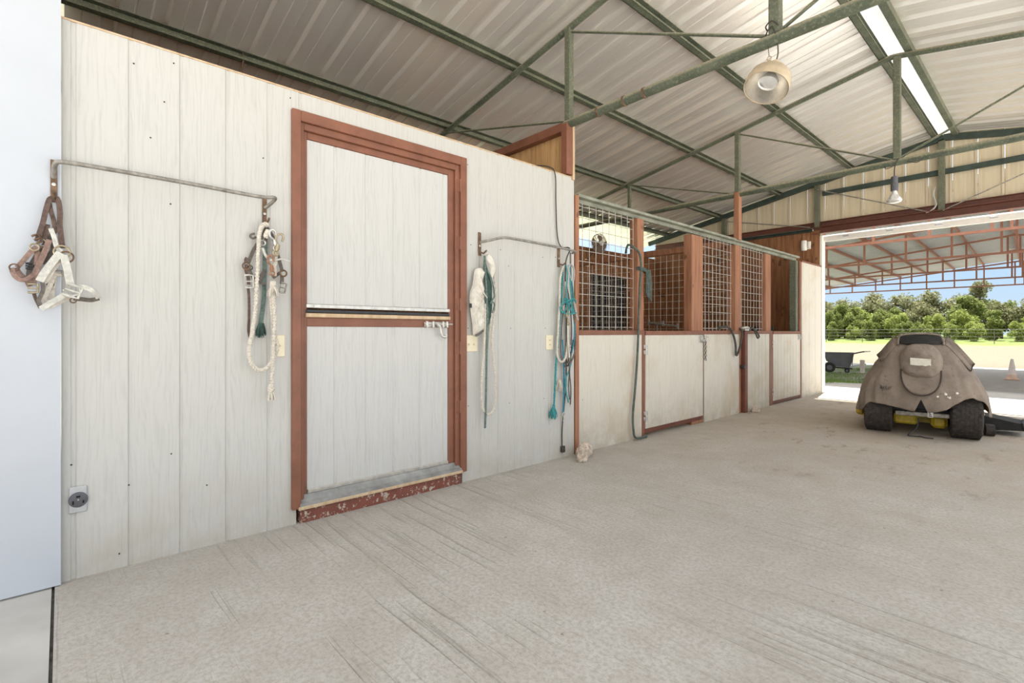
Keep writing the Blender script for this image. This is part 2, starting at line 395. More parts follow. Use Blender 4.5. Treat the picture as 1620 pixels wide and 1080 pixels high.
def tag(o, label=None, cat=None, group=None, kind=None):
    if label: o['label'] = label
    if cat: o['category'] = cat
    if group: o['group'] = group
    if kind: o['kind'] = kind
    return o
def struct(o): o['kind'] = 'structure'; return o
def relabel(o, label): o['label'] = label; return o
def copy_tree(o, off, parent=None, rotz=None, scale=None):
    c = o.copy(); COL.objects.link(c)
    if parent is not None: c.parent = parent
    else:
        c.location = o.location+Vector(off)
        if rotz is not None: c.rotation_euler = (0, 0, rotz)
        if scale is not None: c.scale = scale
    for ch in list(o.children): copy_tree(ch, off, c)
    return c
def smooth_path(pts, n=8):
    """Catmull-Rom through the points"""
    P = [Vector(p) for p in pts]
    if len(P) < 3: n2 = max(2, n); return [P[0].lerp(P[1], i/n2) for i in range(n2+1)]
    out = []
    for i in range(len(P)-1):
        a = P[max(0, i-1)]; b = P[i]; c = P[i+1]; d = P[min(len(P)-1, i+2)]
        for k in range(n):
            t = k/n; out.append(.5*((2*b)+(c-a)*t+(2*a-5*b+4*c-d)*t*t+(3*b-a-3*c+d)*t**3))
    out.append(P[-1]); return out
def dense(pts, step):
    pts = [Vector(p) for p in pts]; out = [pts[0]]
    for a, b in zip(pts, pts[1:]):
        k = max(1, int((b-a).length/step))
        for i in range(1, k+1): out.append(a.lerp(b, i/k))
    return out
def on_wall(yz, x=.03, wob=0.0):
    """(y, z) pairs measured on the left wall, brought x in front of it"""
    return [(x+(random.uniform(-wob, wob) if wob else 0), y, z) for (y, z) in yz]

# ------------------------------------------------------------------ measurements of the barn (metres)
RX = 1.66                                   # ridge line; aisle wall at x = 0; far end at y = 10.05
T1, T2, YF = 3.30, 6.66, 10.05              # two open trusses and the far end wall
def zr(x): return 4.05-.186*abs(x-RX)       # centre of the rafters
WZ = 2.44                                   # top of the white wall
def siding_poly(y0, y1, grooves, x=0.0, back=-.09, d=.006, w=.011):
    p = [(back, y0), (x, y0)]
    for g in grooves:
        if y0+.02 < g < y1-.02:
            p += [(x, g-w), (x-d, g-w*.5), (x-d, g+w*.5), (x, g+w)]
    return p+[(x, y1), (back, y1)]
GR = [.04+.2*k for k in range(6)]+[1.25, 1.40, 1.57, 1.77, 1.95, 2.31, 2.48, 2.65, 2.85, 3.05, 3.21]

# ------------------------------------------------------------------ setting
m = MB().box(-3.6, 3.7, -.02, 10.25, -.14, 0)
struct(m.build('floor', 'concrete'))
m = MB().box(-3, 3.7, -7, -.030, -.14, -.004)
struct(m.build('apron_slab', 'apron'))
m = MB().box(-3, 3.7, -.0298, -.0202, -.13, -.012); struct(m.build('slab_joint', 'jointfill'))
m = MB(); m.add([(-.55, 10.27, -.004), (7.5, 10.27, -.004), (7.5, 12.3, -.075), (-.75, 12.3, -.075), (-.55, 10.27, -.15), (7.5, 10.27, -.15), (7.5, 12.3, -.2), (-.75, 12.3, -.2)],
                [(0, 1, 2, 3), (4, 5, 6, 7), (0, 1, 5, 4), (1, 2, 6, 5), (2, 3, 7, 6), (3, 0, 4, 7)])
struct(m.build('concrete_pad', 'apron'))
m = MB(); m.add([(.3, 12.31, -.078), (9, 12.31, -.078), (9, 16.2, -.29), (.3, 16.2, -.29), (.3, 12.31, -.4), (9, 12.31, -.4), (9, 16.2, -.6), (.3, 16.2, -.6)], [(0, 1, 2, 3), (4, 5, 6, 7), (0, 1, 5, 4), (1, 2, 6, 5), (2, 3, 7, 6), (3, 0, 4, 7)])
struct(m.build('concrete_ramp', 'apron'))
def gz(x, y):
    def ss(a, b, t): t = max(0, min(1, (t-a)/(b-a))); return t*t*(3-2*t)
    z = -.10-.40*ss(12.5, 19, y)+1.0*ss(36, 80, y)
    if y > 12.6 or y < -7.5: z += .05*(noise.noise(Vector((x*.35, y*.35, 0))))
    if y < 12.6: z -= .06
    return z
m = MB(); xs = [-90+4*i for i in range(12)]+[-42+1.0*i for i in range(76)]+[36+6*i for i in range(12)]
ys = [-24+2*i for i in range(17)]+[10.5+.5*i for i in range(62)]+[42+2.2*i for i in range(40)]
nx, ny = len(xs), len(ys)
m.add([(x, y, gz(x, y)) for y in ys for x in xs], [(j*nx+i, j*nx+i+1, (j+1)*nx+i+1, (j+1)*nx+i) for j in range(ny-1) for i in range(nx-1)])
struct(m.build('ground', 'ground', smooth=True))
m = MB(); m.box(-24, -3.6, 26.2, 29.2, -.70, -.455); struct(m.build('path', 'apron'))

# white tack-room wall with its door opening
m = MB()
m.prism(siding_poly(0.0, .985, GR), 'z', -.02, WZ)
m.prism(siding_poly(.985, 2.145, [1.008, 2.126]), 'z', 2.30, WZ)
m.prism(siding_poly(2.145, 3.365, GR), 'z', -.02, WZ)
wall = struct(m.build('wall_left', 'siding'))
m = MB(); m.box(-.10, .004, 0, 3.365, WZ, WZ+.008); struct(m.build('trim_1', 'rawwood'))
heads = MB()
for (y, z) in [(0.033,0.503), (0.394,1.704), (0.315,2.005), (0.251,2.334), (0.369,2.191), (0.812,2.024), (0.407,2.391), (0.953,2.394), (1.37,2.314), (2.192,2.299), (2.221,1.72), (2.591,1.597), (2.611,1.112), (3.001,1.114), (2.986,0.529), (2.598,0.529), (2.198,1.11), (2.198,0.545), (3.124,1.719), (2.971,1.704), (3.404,0.463), (3.482,0.473), (2.507,1.715), (0.397,0.492), (0.547,0.309), (0.233,0.374), (0.198,0.066), (0.876,1.117)]:
    heads.lathe([(.0035, 0), (.004, .0015), (.0025, .003)], (0, y, z), (1, 0, 0), 8)
heads.build('nail_head', 'dark', wall)

# back wall of the stalls and the plank walls
def plank_wall(name, axis, at, a, b, z0, z1, mat='wood', w=.14, th=.03, face=1):
    m = MB(); n = max(1, round((b-a)/w)); st = (b-a)/n
    for i in range(n):
        p0 = a+i*st+.002; p1 = a+(i+1)*st-.002; dz = random.uniform(-.003, .003)
        if axis == 'x': m.box(at-th, at+dz*.5, p0, p1, z0, z1+dz, .003)
        else: m.box(p0, p1, at+dz*.5, at+th, z0, z1+dz, .003)
    return struct(m.build(name, mat))
m = MB(); SW = (7.72, 8.93, 1.0, 2.22)                   # barred opening in the back wall
for (a, b, z0, z1) in ((0, SW[0], -.02, 2.74), (SW[1], 10.05, -.02, 2.74), (SW[0], SW[1], -.02, SW[2]), (SW[0], SW[1], SW[3], 2.74)):
    n = max(1, round((b-a)/.14)); st = (b-a)/n
    for i in range(n): m.box(-3.38, -3.35, a+i*st+.002, a+(i+1)*st-.002, z0, z1, .003)
m.box(-3.385, -3.352, 0, 2.55, 2.745, 3.20)
struct(m.build('wall_back', 'wood'))
m = MB(); m.prism([(-3.38, -.02), (-.012, -.02), (-.012, zr(0)+.05), (-3.38, zr(-3.38)+.05)], 'y', -.04, -.012); struct(m.build('wall_near', 'wood'))
plank_wall('wall_partition', 'y', T1+.06, -3.34, -.02, 0, 2.87, 'pine', .15)
plank_wall('wall_end', 'y', YF, -3.36, -.02, 0, 2.90, 'wood', .145)
m = MB(); m.box(-3.3, -.03, T1-.015, T1+.055, 2.855, 2.935, .004); struct(m.build('trim_2', 'brown'))

# end wall sheets above the opening, with daylight between the sheets
m = MB(); x = -3.37; st = .285
while x < 3.3:
    a, b = x+.0035, x+st-.0035
    for (p0, p1) in ((a, a+.03), (a+.03, b-.03), (b-.03, b)):
        d = .012 if p0 in (a, b-.03) else 0
        t0 = zr(p0)+.098; t1 = zr(p1)+.098
        m.prism([(p0, 2.93), (p1, 2.93), (p1, t1), (p0, t0)], 'y', YF+.05-d, YF+.065-d)
    x += st
struct(m.build('wall_far', 'tan'))
def ibeam(name, mat, x0, x1, y, z0, z1, lip=.05):
    m = MB(); m.box(x0, x1, y, y+.008, z0, z1); m.box(x0, x1, y-lip, y+.008, z0, z0+.008); m.box(x0, x1, y-lip, y+.008, z1-.008, z1)
    return m.build(name, mat)
tag(ibeam('header_beam', 'browndark', -3.36, 4.2, YF+.03, 2.955, 3.045), 'long dark brown steel girt across the far end wall, under the tan sheets', 'beam')
tag(ibeam('door_header', 'browndark', -.13, 4.2, YF+.02, 2.83, 2.955, .10), 'red-brown steel header over the big far opening, in front of the dark girt', 'beam')
tag(ibeam('steel_angle', 'greendark', -3.36, -.14, YF-.010, 2.885, 2.935, .04), 'dark green steel angle capping the plank wall at the far end', 'beam')
t = thing('door_track', 'white sliding door track above the far opening with grey brackets', 'track', (3, YF+.09, 2.70))
m = MB(); m.prism([(YF+.075, 2.70), (YF+.075, 2.79), (YF+.09, 2.81), (YF+.15, 2.81), (YF+.15, 2.70)], 'x', -.02, 4.2); m.build('rail', 'pure', t)
for k in range(6):
    m = MB(); m.box(.31+k*.62, .40+k*.62, YF+.068, YF+.075, 2.745, 2.775, .003); m.build('bracket', 'greyplate', t)
m = MB(); m.box(-.035, .012, YF+.0, YF+.17, -.02, 2.80, .004); struct(m.build('trim_3', 'pure'))

# green end frame
t = thing('end_frame', 'dark green steel frame of the far gable, with its posts and girt', 'frame', (RX, YF-.03, 2.9))
for s in (-1, 1):
    m = MB(); xe = -3.5 if s < 0 else 3.58
    m.bar((RX, YF-.02, zr(RX)+.01), (xe, YF-.02, zr(xe)+.01), .06, .09, (0, 0, 1)); m.build('rafter', 'greendark', t)
m = MB(); m.box(.02, 4.1, YF-.015, YF+.03, 3.50, 3.58, .004); m.build('girt', 'greendark', t)
for x in (-1.75, -.06, 1.64, 3.4):
    m = MB(); m.box(x-.04, x+.04, YF-.05, YF+.02, 2.94, zr(x)-.02, .004); m.build('post', 'green', t)
for (a, b) in (((-.06, 3.62), (1.50, 2.94)), ((1.66, 2.94), (3.4, 3.66)), ((-.16, 2.96), (-1.7, 3.32))):
    m = MB(); m.tube([(a[0], YF-.06, a[1]), (b[0], YF-.06, b[1])], .009, 8); m.build('brace_rod', 'dullsteel', t)

# roof sheets: ribs run down the slope
def roof_profile(y0, y1):
    p = [(y0, 0)]; y = y0+.02
    while y < y1-.3:
        p += [(y, 0), (y+.020, .038), (y+.098, .038), (y+.118, 0), (y+.205, 0), (y+.211, .009), (y+.217, .009), (y+.223, 0)]
        y += .305
    p.append((y1, 0)); return p
RP = roof_profile(-.12, 10.42)
def roof(x0, x1):
    m = MB(); sl = .186*(1 if x1 < RX+.2 and x0 < RX else -1)
    m.sheet(RP, x0, x1, lambda q, x: (x, q[0], zr(x)+.108+q[1])); return m
bm_ = roof(-4.05, 1.53); bm2 = roof(1.80, 3.6); bm_.add(bm2.v, bm2.f)
o = struct(bm_.build('ceiling', 'galv')); md = o.modifiers.new('thick', 'SOLIDIFY'); md.thickness = .0016
m = MB(); m.prism([(1.36, zr(1.36)+.145), (1.665, zr(1.66)+.165), (1.97, zr(1.97)+.145), (1.97, zr(1.97)+.150), (1.665, zr(1.66)+.170), (1.36, zr(1.36)+.150)], 'y', -.12, 10.42)
tag(m.build('ridge_cap', 'ridge'), 'white ridge cap strip running along the peak of the metal roof', 'ridge cap')

# purlins
PUR = [(-3.04, 'lowest green purlin, over the back wall of the stalls'), (-1.88, 'green purlin just above the top of the white wall, third below the ridge'),
       (-.72, 'dusty green purlin second below the ridge, crossing above the brown door'), (.43, 'green purlin first below the ridge on the stall side, above the big lamp'),
       (1.54, 'green purlin on the stall side of the white ridge cap'), (1.83, 'dusty green purlin on the open side of the white ridge cap'),
       (2.85, 'green purlin first below the ridge on the slope away from the stalls'), (3.55, 'green purlin along the low edge of the slope away from the stalls')]
for (x, lab) in PUR:
    m = MB(); s = -1 if x < RX else 1; a = zr(x)+.032; b = a+.074
    m.box(x-.003, x+.003, -.08, 10.32, a, b); m.box(x-.003, x+s*-.058, -.08, 10.32, a, a+.005); m.box(x-.003, x+s*-.058, -.08, 10.32, b-.005, b)
    m.box(x+s*-.058-.002, x+s*-.058+.002, -.08, 10.32, a, a+.018)
    tag(m.build('purlin', 'green'), lab, 'beam', 'roof purlins')

m = MB(); m.ribbon(smooth_path([(-1.85, 1.165, zr(-1.85)+.10), (-1.83, 1.165, zr(-1.85)+.03), (-1.86, 1.16, zr(-1.85)-.03), (-1.85, 1.165, zr(-1.85)-.10)], 5), .022, .003, (.7, .7, 0)); tag(m.build('hanger_strap', 'rust'), 'short rusty strap hanging from the purlin above the white wall', 'strap')

# open trusses
def truss(y, label, post_down, chord_from):
    t = thing('roof_truss', label, 'truss', (RX, y, 2.9))
    for s in (-1, 1):
        xe = -3.55 if s < 0 else 3.58
        m = MB(); m.tube([(RX, y, zr(RX)), (xe, y, zr(xe))], .029, 10); m.build('rafter', 'green', t, True)
    m = MB(); m.tube([(chord_from, y, 2.905), (3.4, y, 2.905)], .037, 14)
    bc = m.build('bottom_chord', 'green', t, True)
    if chord_from > -1:
        for x in (.324, .58, .764): MB().lathe([(.036, -.010), (.042, -.008), (.042, .008), (.036, .010)], (x, y, 2.905), (1, 0, 0), 16).build('pipe_clamp', 'rust', bc, True)
    m = MB(); m.box(RX+.01, RX+.075, y-.032, y+.032, 2.93, zr(RX)-.02, .006); m.build('king_post', 'green', t)
    for x in (0, 3.36):
        m = MB(); m.box(x-.03, x+.03, y-.03, y+.03, 2.93, zr(x), .005); m.build('web_post', 'green', t)
    if post_down:
        m = MB(); m.box(-.035, .035, y-.045, y+.045, 2.30, 2.93, .005); m.build('lower_post', 'post', t)
        for x in (-1.70,):
            m = MB(); m.box(x-.022, x+.022, y-.022, y+.022, 2.93, zr(x), .004); m.build('web_post', 'green', t)
        rods = [((-1.70, zr(-1.7)-.02), (0, 2.91))]
    else: rods = [((-1.86, zr(-1.86)-.02), (0, 2.93))]
    rods += [((0, zr(0)-.03), (RX, 2.94)), ((RX+.06, 2.94), (3.36, zr(3.36)-.03))]
    for (a, b) in rods:
        m = MB(); m.tube([(a[0], y, a[1]), (b[0], y, b[1])], .0115, 8); m.build('brace_rod', 'green', t, True)
    return t
for (y, lab) in ((.1, 'green steel post at the open side of the barn by the near corner'), (T1, 'green steel post at the open side under the nearer truss'), (T2, 'green steel post at the open side under the farther truss'), (9.98, 'green steel post at the open side by the far end wall')):
    m = MB(); m.box(3.36, 3.44, y-.04, y+.04, 0, 2.87, .005); tag(m.build('side_post', 'green'), lab, 'post', 'posts of the open side')
m = MB(); m.box(3.75, 16, -14, 12.2, -.16, -.05); struct(m.build('bounce_yard', 'bounce_gravel'))  # unseen pale ground added to throw sunlight up at the roof
truss(T1, 'nearer green pipe truss, sitting on the corner post of the white wall', False, -.04)
truss(T2, 'farther green pipe truss, standing on a brown post among the stall fronts', True, -3.3)

# door leaf folded open outside
t = thing('door_2', 'big white metal door leaf standing open at the near corner', 'door', (.02, -.65, 0), kind='structure')
m = MB(); m.box(.006, .036, -1.45, -.0005, .004, 3.1); m.build('leaf', 'panelwhite', t)

# ------------------------------------------------------------------ brown framed half door of the white room
t = thing('door_1', 'white two-leaf stable door in a red-brown frame', 'door', (0, 1.55, 0), kind='structure')
m = MB()
m.box(-.02, .022, .957, 1.006, .086, 2.335, .003); m.box(-.02, .022, 2.118, 2.172, .081, 2.335, .003); m.box(-.02, .022, 1.006, 2.118, 2.275, 2.335, .003)
m.build('casing', 'brown', t)
m = MB()
m.box(-.10, .004, 1.006, 1.028, .13, 2.275, .003); m.box(-.10, .004, 2.083, 2.118, .13, 2.275, .003); m.box(-.10, .004, 1.028, 2.083, 2.235, 2.275, .003)
m.box(-.10, -.016, 1.028, 1.052, .13, 2.235, .003); m.box(-.10, -.016, 2.035, 2.083, .13, 2.235, .003); m.box(-.10, -.016, 1.052, 2.035, 2.195, 2.235, .003)
m.build('jamb', 'brown', t)
DG = [1.22, 1.42, 1.61, 1.81, 2.0]
m = MB(); m.prism(siding_poly(1.054, 2.033, DG, -.024, -.07, .005, .010), 'z', 1.24, 2.193); m.build('upper_leaf', 'doorwhite', t)
m = MB(); m.box(-.064, -.022, 1.054, 2.033, 1.226, 1.24); m.box(-.022, -.010, 1.044, 2.045, 1.222, 1.246, .003)
for k in range(6): m.lathe([(.005, 0), (.004, .003)], (-.010, 1.09+k*.19, 1.235), (1, 0, 0), 8)
m.build('drip_strip', 'zinc', t)
lo = MB().prism(siding_poly(1.054, 2.033, DG, -.024, -.07, .005, .010), 'z', .152, 1.115).build('lower_leaf', 'doorwhite', t)
m = MB(); m.box(-.06, -.018, 1.05, 2.037, 1.115, 1.168, .003); m.build('top_rail', 'brown', lo)
m = MB(); m.box(-.07, .0, 1.04, 2.045, 1.168, 1.192, .004); m.build('ledge', 'rawwood', lo)
m = MB(); m.box(-.07, -.012, 1.042, 2.043, 1.194, 1.214, .004); m.build('dark_strip', 'dark', lo)  # dark strip between the ledge and the drip strip
m = MB(); m.box(-.024, -.012, 1.054, 2.033, .152, .174, .003)
for k in range(7): m.lathe([(.005, 0), (.004, .003)], (-.012, 1.08+k*.155, .163), (1, 0, 0), 8)
m.build('kick_strip', 'zinc', lo)
lt = MB(); lt.tube([(-.004, 1.83, 1.135), (-.004, 2.06, 1.137)], .006, 8)
for y in (1.85, 1.90, 1.98, 2.015): lt.box(-.018, .004, y-.008, y+.008, 1.112, 1.158, .003)
lt.box(-.018, -.012, 1.835, 2.03, 1.118, 1.152, .002)
lt.tube(smooth_path([(0, 1.93, 1.137), (.012, 1.945, 1.12), (.014, 1.952, 1.085), (.018, 1.962, 1.055), (.024, 1.982, 1.05), (.024, 1.992, 1.06)], 5), [.012]*6+[.010]*20, 8)
lt.build('latch', 'zinc', lo, True)
for z in (2.13, 1.72, 1.28, .97, .55):
    m = MB(); m.tube([(.012, 2.120, z-.045), (.012, 2.120, z+.045)], .008, 8); m.box(.004, .008, 2.095, 2.118, z-.045, z+.045); m.build('hinge', 'brown', t, True)
m = MB(); m.prism([(-.10, .152), (-.012, .152), (.006, .118), (.028, .112), (.028, .096), (-.10, .096)], 'y', .998, 2.12); m.build('sill', 'sillgrey', t)
m = MB(); m.box(-.09, .032, .990, 2.13, .078, .097, .003); m.build('sill_board', 'rawwood', t)
m = MB(); m.box(-.09, .012, 1.004, 2.128, -.002, .078, .003); m.build('kick_board', 'brownchip', t)

# ------------------------------------------------------------------ stall fronts
PX = -.035   # posts stand just behind the boards
def post(y0, y1, z0, z1, label, x0=-.10, x1=-.006, mat='post'):
    m = MB(); m.box(x0, x1, y0, y1, z0, z1, .005)
    return tag(m.build('stall_post', mat), label, 'post', 'timber posts of the stall fronts')
p = post(3.375, 3.425, 0, 2.30, 'thin red-brown post where the white wall meets the first stall grille', -.09, .012)
# corner post above the white wall
t = thing('corner_post', 'square red-brown post with raw edge carrying the near truss', 'post', (0, T1, WZ+.02))
m = MB(); m.box(-.05, .02, T1-.05, T1+.03, WZ+.018, 2.90, .004); m.build('post', 'brown', t)
m = MB(); m.box(-.05, .016, T1+.032, T1+.062, WZ-.02, 2.90, .003); m.build('edge_board', 'rawwood', t)
post(4.352, 4.470, 0, 2.245, 'stall post with green hose wrapped round it, beside the first door')
post(5.455, 5.722, .0, 2.225, 'widest stall post, behind the latch of the first stall door', -.11, -.004)
post(6.60, 6.775, 0, 2.235, 'stall post under the far truss, between the two square grilles', -.11, -.004)
post(7.60, 7.785, 0, 2.225, 'stall post with pale edge, hinge side of the last stall door', -.11, -.004)
post(8.86, 8.955, 0, 2.25, 'dark green steel post at the far side of the last stall', -.12, -.02, 'green')
m = MB(); m.box(-.09, -.055, 3.425, 8.97, 2.255, 2.318); m.box(-.09, .004, 3.425, 8.97, 2.29, 2.318, .003)
tag(m.build('top_rail', 'railgreen'), 'long dusty green steel rail on top of the stall fronts', 'rail')

def boards(name, y0, y1, z0, z1, lab, cat, sp=.2, x=0.0, th=.03, off=.05, cap=True, capname='cap_rail', mat='stallwhite', group=None):
    t = thing(name, lab, cat, (x, (y0+y1)/2, 0), group)
    g = []; y = y0+off
    while y < y1: g.append(y); y += sp
    MB().prism(siding_poly(y0, y1, g, x, x-th, .004, .008), 'z', z0, z1).build('panel', mat, t)
    if cap:
        m = MB(); m.box(x-th-.03, x+.010, y0, y1, z1, z1+.045, .004); m.build(capname, 'brown', t)
    return t
boards('stall_boarding', 3.428, 4.418, 0, 1.055, 'white half wall under the first grille, next to the tack wall', 'stall panel', .2, group='white half walls of the stalls')
boards('stall_boarding', 5.742, 6.70, 0, 1.055, 'stained white half wall with a dark hose hooked over its rail', 'stall panel', .125, group='white half walls of the stalls')
boards('stall_boarding', 6.905, 7.715, 0, 1.055, 'narrow white half wall between the capped post and the last door', 'stall panel', .125, group='white half walls of the stalls')
t = boards('stall_boarding', 9.055, 10.02, 0, 2.235, 'tall clean white panel at the far end, next to the opening', 'stall panel', .3, .004, cap=False)
m = MB(); m.box(-.05, .012, 9.045, 10.03, 2.235, 2.262, .003); m.build('cap_rail', 'brown', t)
m = MB(); m.box(-.06, -.005, 8.985, 9.05, 0, 2.25, .004); m.build('edge_trim', 'brown', t)
for (y0, y1, lab) in ((4.42, 4.474, 'dark brown hinge jamb of the wide first stall door'), (7.722, 7.845, 'dark brown hinge jamb of the narrow last stall door')):
    m = MB(); m.box(-.05, .002, y0, y1, 0, 1.10, .004); tag(m.build('door_jamb', 'brown'), lab, 'door jamb')
def stall_door(y0, y1, z0, lab, sp):
    t = thing('stall_door', lab, 'stall door', (0, (y0+y1)/2, z0), 'half doors of the stalls')
    g = []; y = y0+.06
    while y < y1: g.append(y); y += sp
    MB().prism(siding_poly(y0, y1, g, .006, -.035, .003, .006), 'z', z0, 1.05).build('panel', 'stallwhite', t)
    m = MB(); m.box(-.05, .014, y0-.005, y1+.03, 1.05, 1.096, .004); m.build('top_rail', 'brown', t)
    m = MB(); m.box(-.045, -.002, y0, y1, max(.004, z0-.05), z0, .003); m.build('bottom_rail', 'browndark', t)
    m = MB(); m.box(-.04, .002, y1, y1+.022, z0-.04, 1.05, .003); m.build('edge_strip', 'brown', t)
    for z in (z0+.13, .90):
        h = MB(); h.box(.004, .010, y0-.035, y0+.035, z-.05, z-.008, .002); h.box(.004, .010, y0-.035, y0+.035, z+.008, z+.05, .002)
        h.tube([(.012, y0-.003, z-.055), (.012, y0-.003, z+.055)], .007, 8); h.build('hinge', 'zinc', t, True)
    # slide latch at the closing edge
    l = MB(); l.box(.006, .012, y1-.10, y1+.0, .955, 1.05, .003); l.box(.010, .022, y1-.07, y1-.045, .975, 1.035, .004)
    l.tube([(.022, y1-.11, 1.02), (.022, y1+.10, 1.025)], .006, 8); l.box(.010, .03, y1+.01, y1+.03, 1.0, 1.04, .004)
    l.tube([(.022, y1-.035, 1.02), (.03, y1-.035, .975), (.036, y1-.02, .97)], .006, 8)
    l.ring((.03, y1+.01, .985), .02, .004, (1, 0, 0)); l.build('latch', 'zinc', t, True)
    return t
t = stall_door(4.482, 5.700, .085, 'wide cream-stained stall door with a dark chain hanging from its latch', .2)
m = MB()
for k in range(9):
    z = .965-.026*k; m.ring((.03, 5.715+.003*(k % 2), z), .015, .0042, (1, 0, 0) if k % 2 else (0, 1, 0), .65, 12, 5)
tag(m.build('latch_chain', 'fencewire', None, True), 'short dark chain hanging from the latch of the first stall door', 'chain')
stall_door(7.85, 8.965, .06, 'narrow far stall door beside the tall white end panel', .125)
# steel gate post with a white cap
t = thing('gate_post', 'slim red-brown steel post with a whitish cap, between two half walls', 'post', (.01, 6.85, 0))
m = MB(); m.box(-.02, .045, 6.79, 6.87, 0, 1.10, .005); m.build('post', 'browndark', t)
m = MB(); m.box(-.03, .06, 6.765, 6.885, 1.10, 1.125, .004); m.box(-.01, .05, 6.78, 6.90, 1.125, 1.16, .01); m.tube([(.03, 6.70, 1.135), (.03, 7.02, 1.14)], .012, 10); m.build('cap', 'zinc', t)
m = MB(); m.box(.0, .055, 6.735, 6.79, .60, .64, .004); m.build('catch', 'dark', t)

# welded wire grilles
def grille(y0, y1, z0, z1, lab, x=-.05, st=.10, axis='y', mat='meshwire', nm='wire_grille'):
    m = MB(); r = .0031
    n = int((y1-y0)/st); o = (y1-y0-n*st)/2
    for i in range(n+1):
        y = y0+o+i*st
        j = random.uniform(-.003, .003)
        if axis == 'y': m.tube([(x, y, z0), (x+random.uniform(-.002, .002), y+j, (z0+z1)/2), (x, y, z1)], r, 6)
        else: m.tube([(y, x, z0), (y+j, x, (z0+z1)/2), (y, x, z1)], r, 6)
    n = int((z1-z0)/st); o = .03
    for i in range(n+1):
        z = z0+o+i*st
        if z > z1: break
        if axis == 'y': m.tube([(x-.006, y0, z), (x-.006, (y0+y1)/2, z+random.uniform(-.003, .003)), (x-.006, y1, z)], r, 6)
        else: m.tube([(y0, x-.006, z), ((y0+y1)/2, x-.006, z+random.uniform(-.003, .003)), (y1, x-.006, z)], r, 6)
    return tag(m.build(nm, mat), lab, 'wire grille', 'wire grilles of the stalls')
grille(3.425, 4.352, 1.10, 2.255, 'first wire grille, beside the white wall and in front of the fan')
grille(5.722, 6.60, 1.10, 2.255, 'wire grille over the half wall with the hooked hose')
grille(6.775, 7.60, 1.10, 2.255, 'wire grille between the capped post and the last stall door')
grille(-3.3, -.12, 1.10, 2.25, 'large wire grille dividing the two stalls, seen above the first stall door', T2+.02, axis='x')
m = MB(); m.box(-3.34, -.11, T2-.02, T2+.07, 2.225, 2.315, .006); tag(m.build('partition_rail', 'post'), 'brown rail on top of the wire partition between the stalls', 'rail')
plank_wall('wall_divider', 'y', T2, -3.34, -.11, 0, 1.09, 'wood', .15)

# barred opening in the back wall
t = thing('window_1', 'dark barred opening in the back wall of the second stall', 'window', (-3.36, 8.3, 1.0), kind='structure')
m = MB(); m.box(-3.46, -3.43, SW[0]-.3, SW[1]+.3, SW[2]-.1, SW[3]+.1); m.build('dark_backing', 'dark', t)  # plain dark sheet behind the bars
m = MB()
for i in range(12):
    y = SW[0]+.06+i*.1; m.tube([(-3.365, y, SW[2]), (-3.365, y, SW[3])], .007, 6)
for z in (1.3, 1.6, 1.9): m.box(-3.372, -3.36, SW[0], SW[1], z-.012, z+.012)
m.build('bars', 'dullsteel', t)
m = MB(); f = .05
m.box(-3.35, -3.335, SW[0]-f, SW[0], SW[2]-f, SW[3]+f); m.box(-3.35, -3.335, SW[1], SW[1]+f, SW[2]-f, SW[3]+f); m.box(-3.35, -3.335, SW[0], SW[1], SW[3], SW[3]+f); m.box(-3.35, -3.335, SW[0], SW[1], SW[2]-f, SW[2])
m.build('frame', 'post', t)

# ------------------------------------------------------------------ bridle racks
def rack(pl1, pl2, bar, label):
    """two steel strips screwed to the wall and a bent bar between them"""
    t = thing('bridle_rack', label, 'tack rack', (.02, (pl1[0][0]+pl2[0][0])/2, pl1[1][1]))
    for ((y0, z1), (y1, z0)) in (pl1, pl2):
        m = MB(); x = .04 if y0 < .1 else .003
        m.box(x, x+.006, y0, y1, z0, z1, .002); m.tube([(x+.003, (y0+y1)/2, z0+.03), (x+.05, (y0+y1)/2, z0+.012), (x+.085, (y0+y1)/2, z0+.03)], .006, 8)
        p = m.build('mounting_plate', 'rust', t)
        s = MB().lathe([(.008, 0), (.007, .003), (.002, .0045)], (x+.006, (y0+y1)/2, z0+(z1-z0)*.42), (1, 0, 0), 10); s.build('screw', 'zinc', p)
    m = MB(); m.tube(smooth_path(bar, 8), .0095, 10); m.build('bar', 'dullsteel', t, True)
    return t
rack(((-0.034,1.811), (-0.012,1.631)), ((0.806,1.817), (0.828,1.654)),
     [(.045, *(-0.023,1.736)), (.07, *(-0.023,1.76)), (.10, *(-0.017,1.783)), (.105, *(0.001,1.792)), (.105, *(0.089,1.795)), (.105, *(0.415,1.793)), (.105, *(0.75,1.786)), (.10, *(0.838,1.795)), (.06, *(0.844,1.783)), (.01, *(0.819,1.754))],
     'bent steel tack rack between the white door leaf and the brown door frame')
rack(((2.285,1.82), (2.312,1.647)), ((3.144,1.812), (3.176,1.638)),
     [(.008, *(2.303,1.748)), (.06, *(2.339,1.757)), (.10, *(2.431,1.783)), (.105, *(2.526,1.79)), (.105, *(2.868,1.786)), (.105, *(3.172,1.778)), (.08, *(3.294,1.775)), (.02, *(3.319,1.772))],
     'bent steel tack rack between the brown door frame and the first grille')

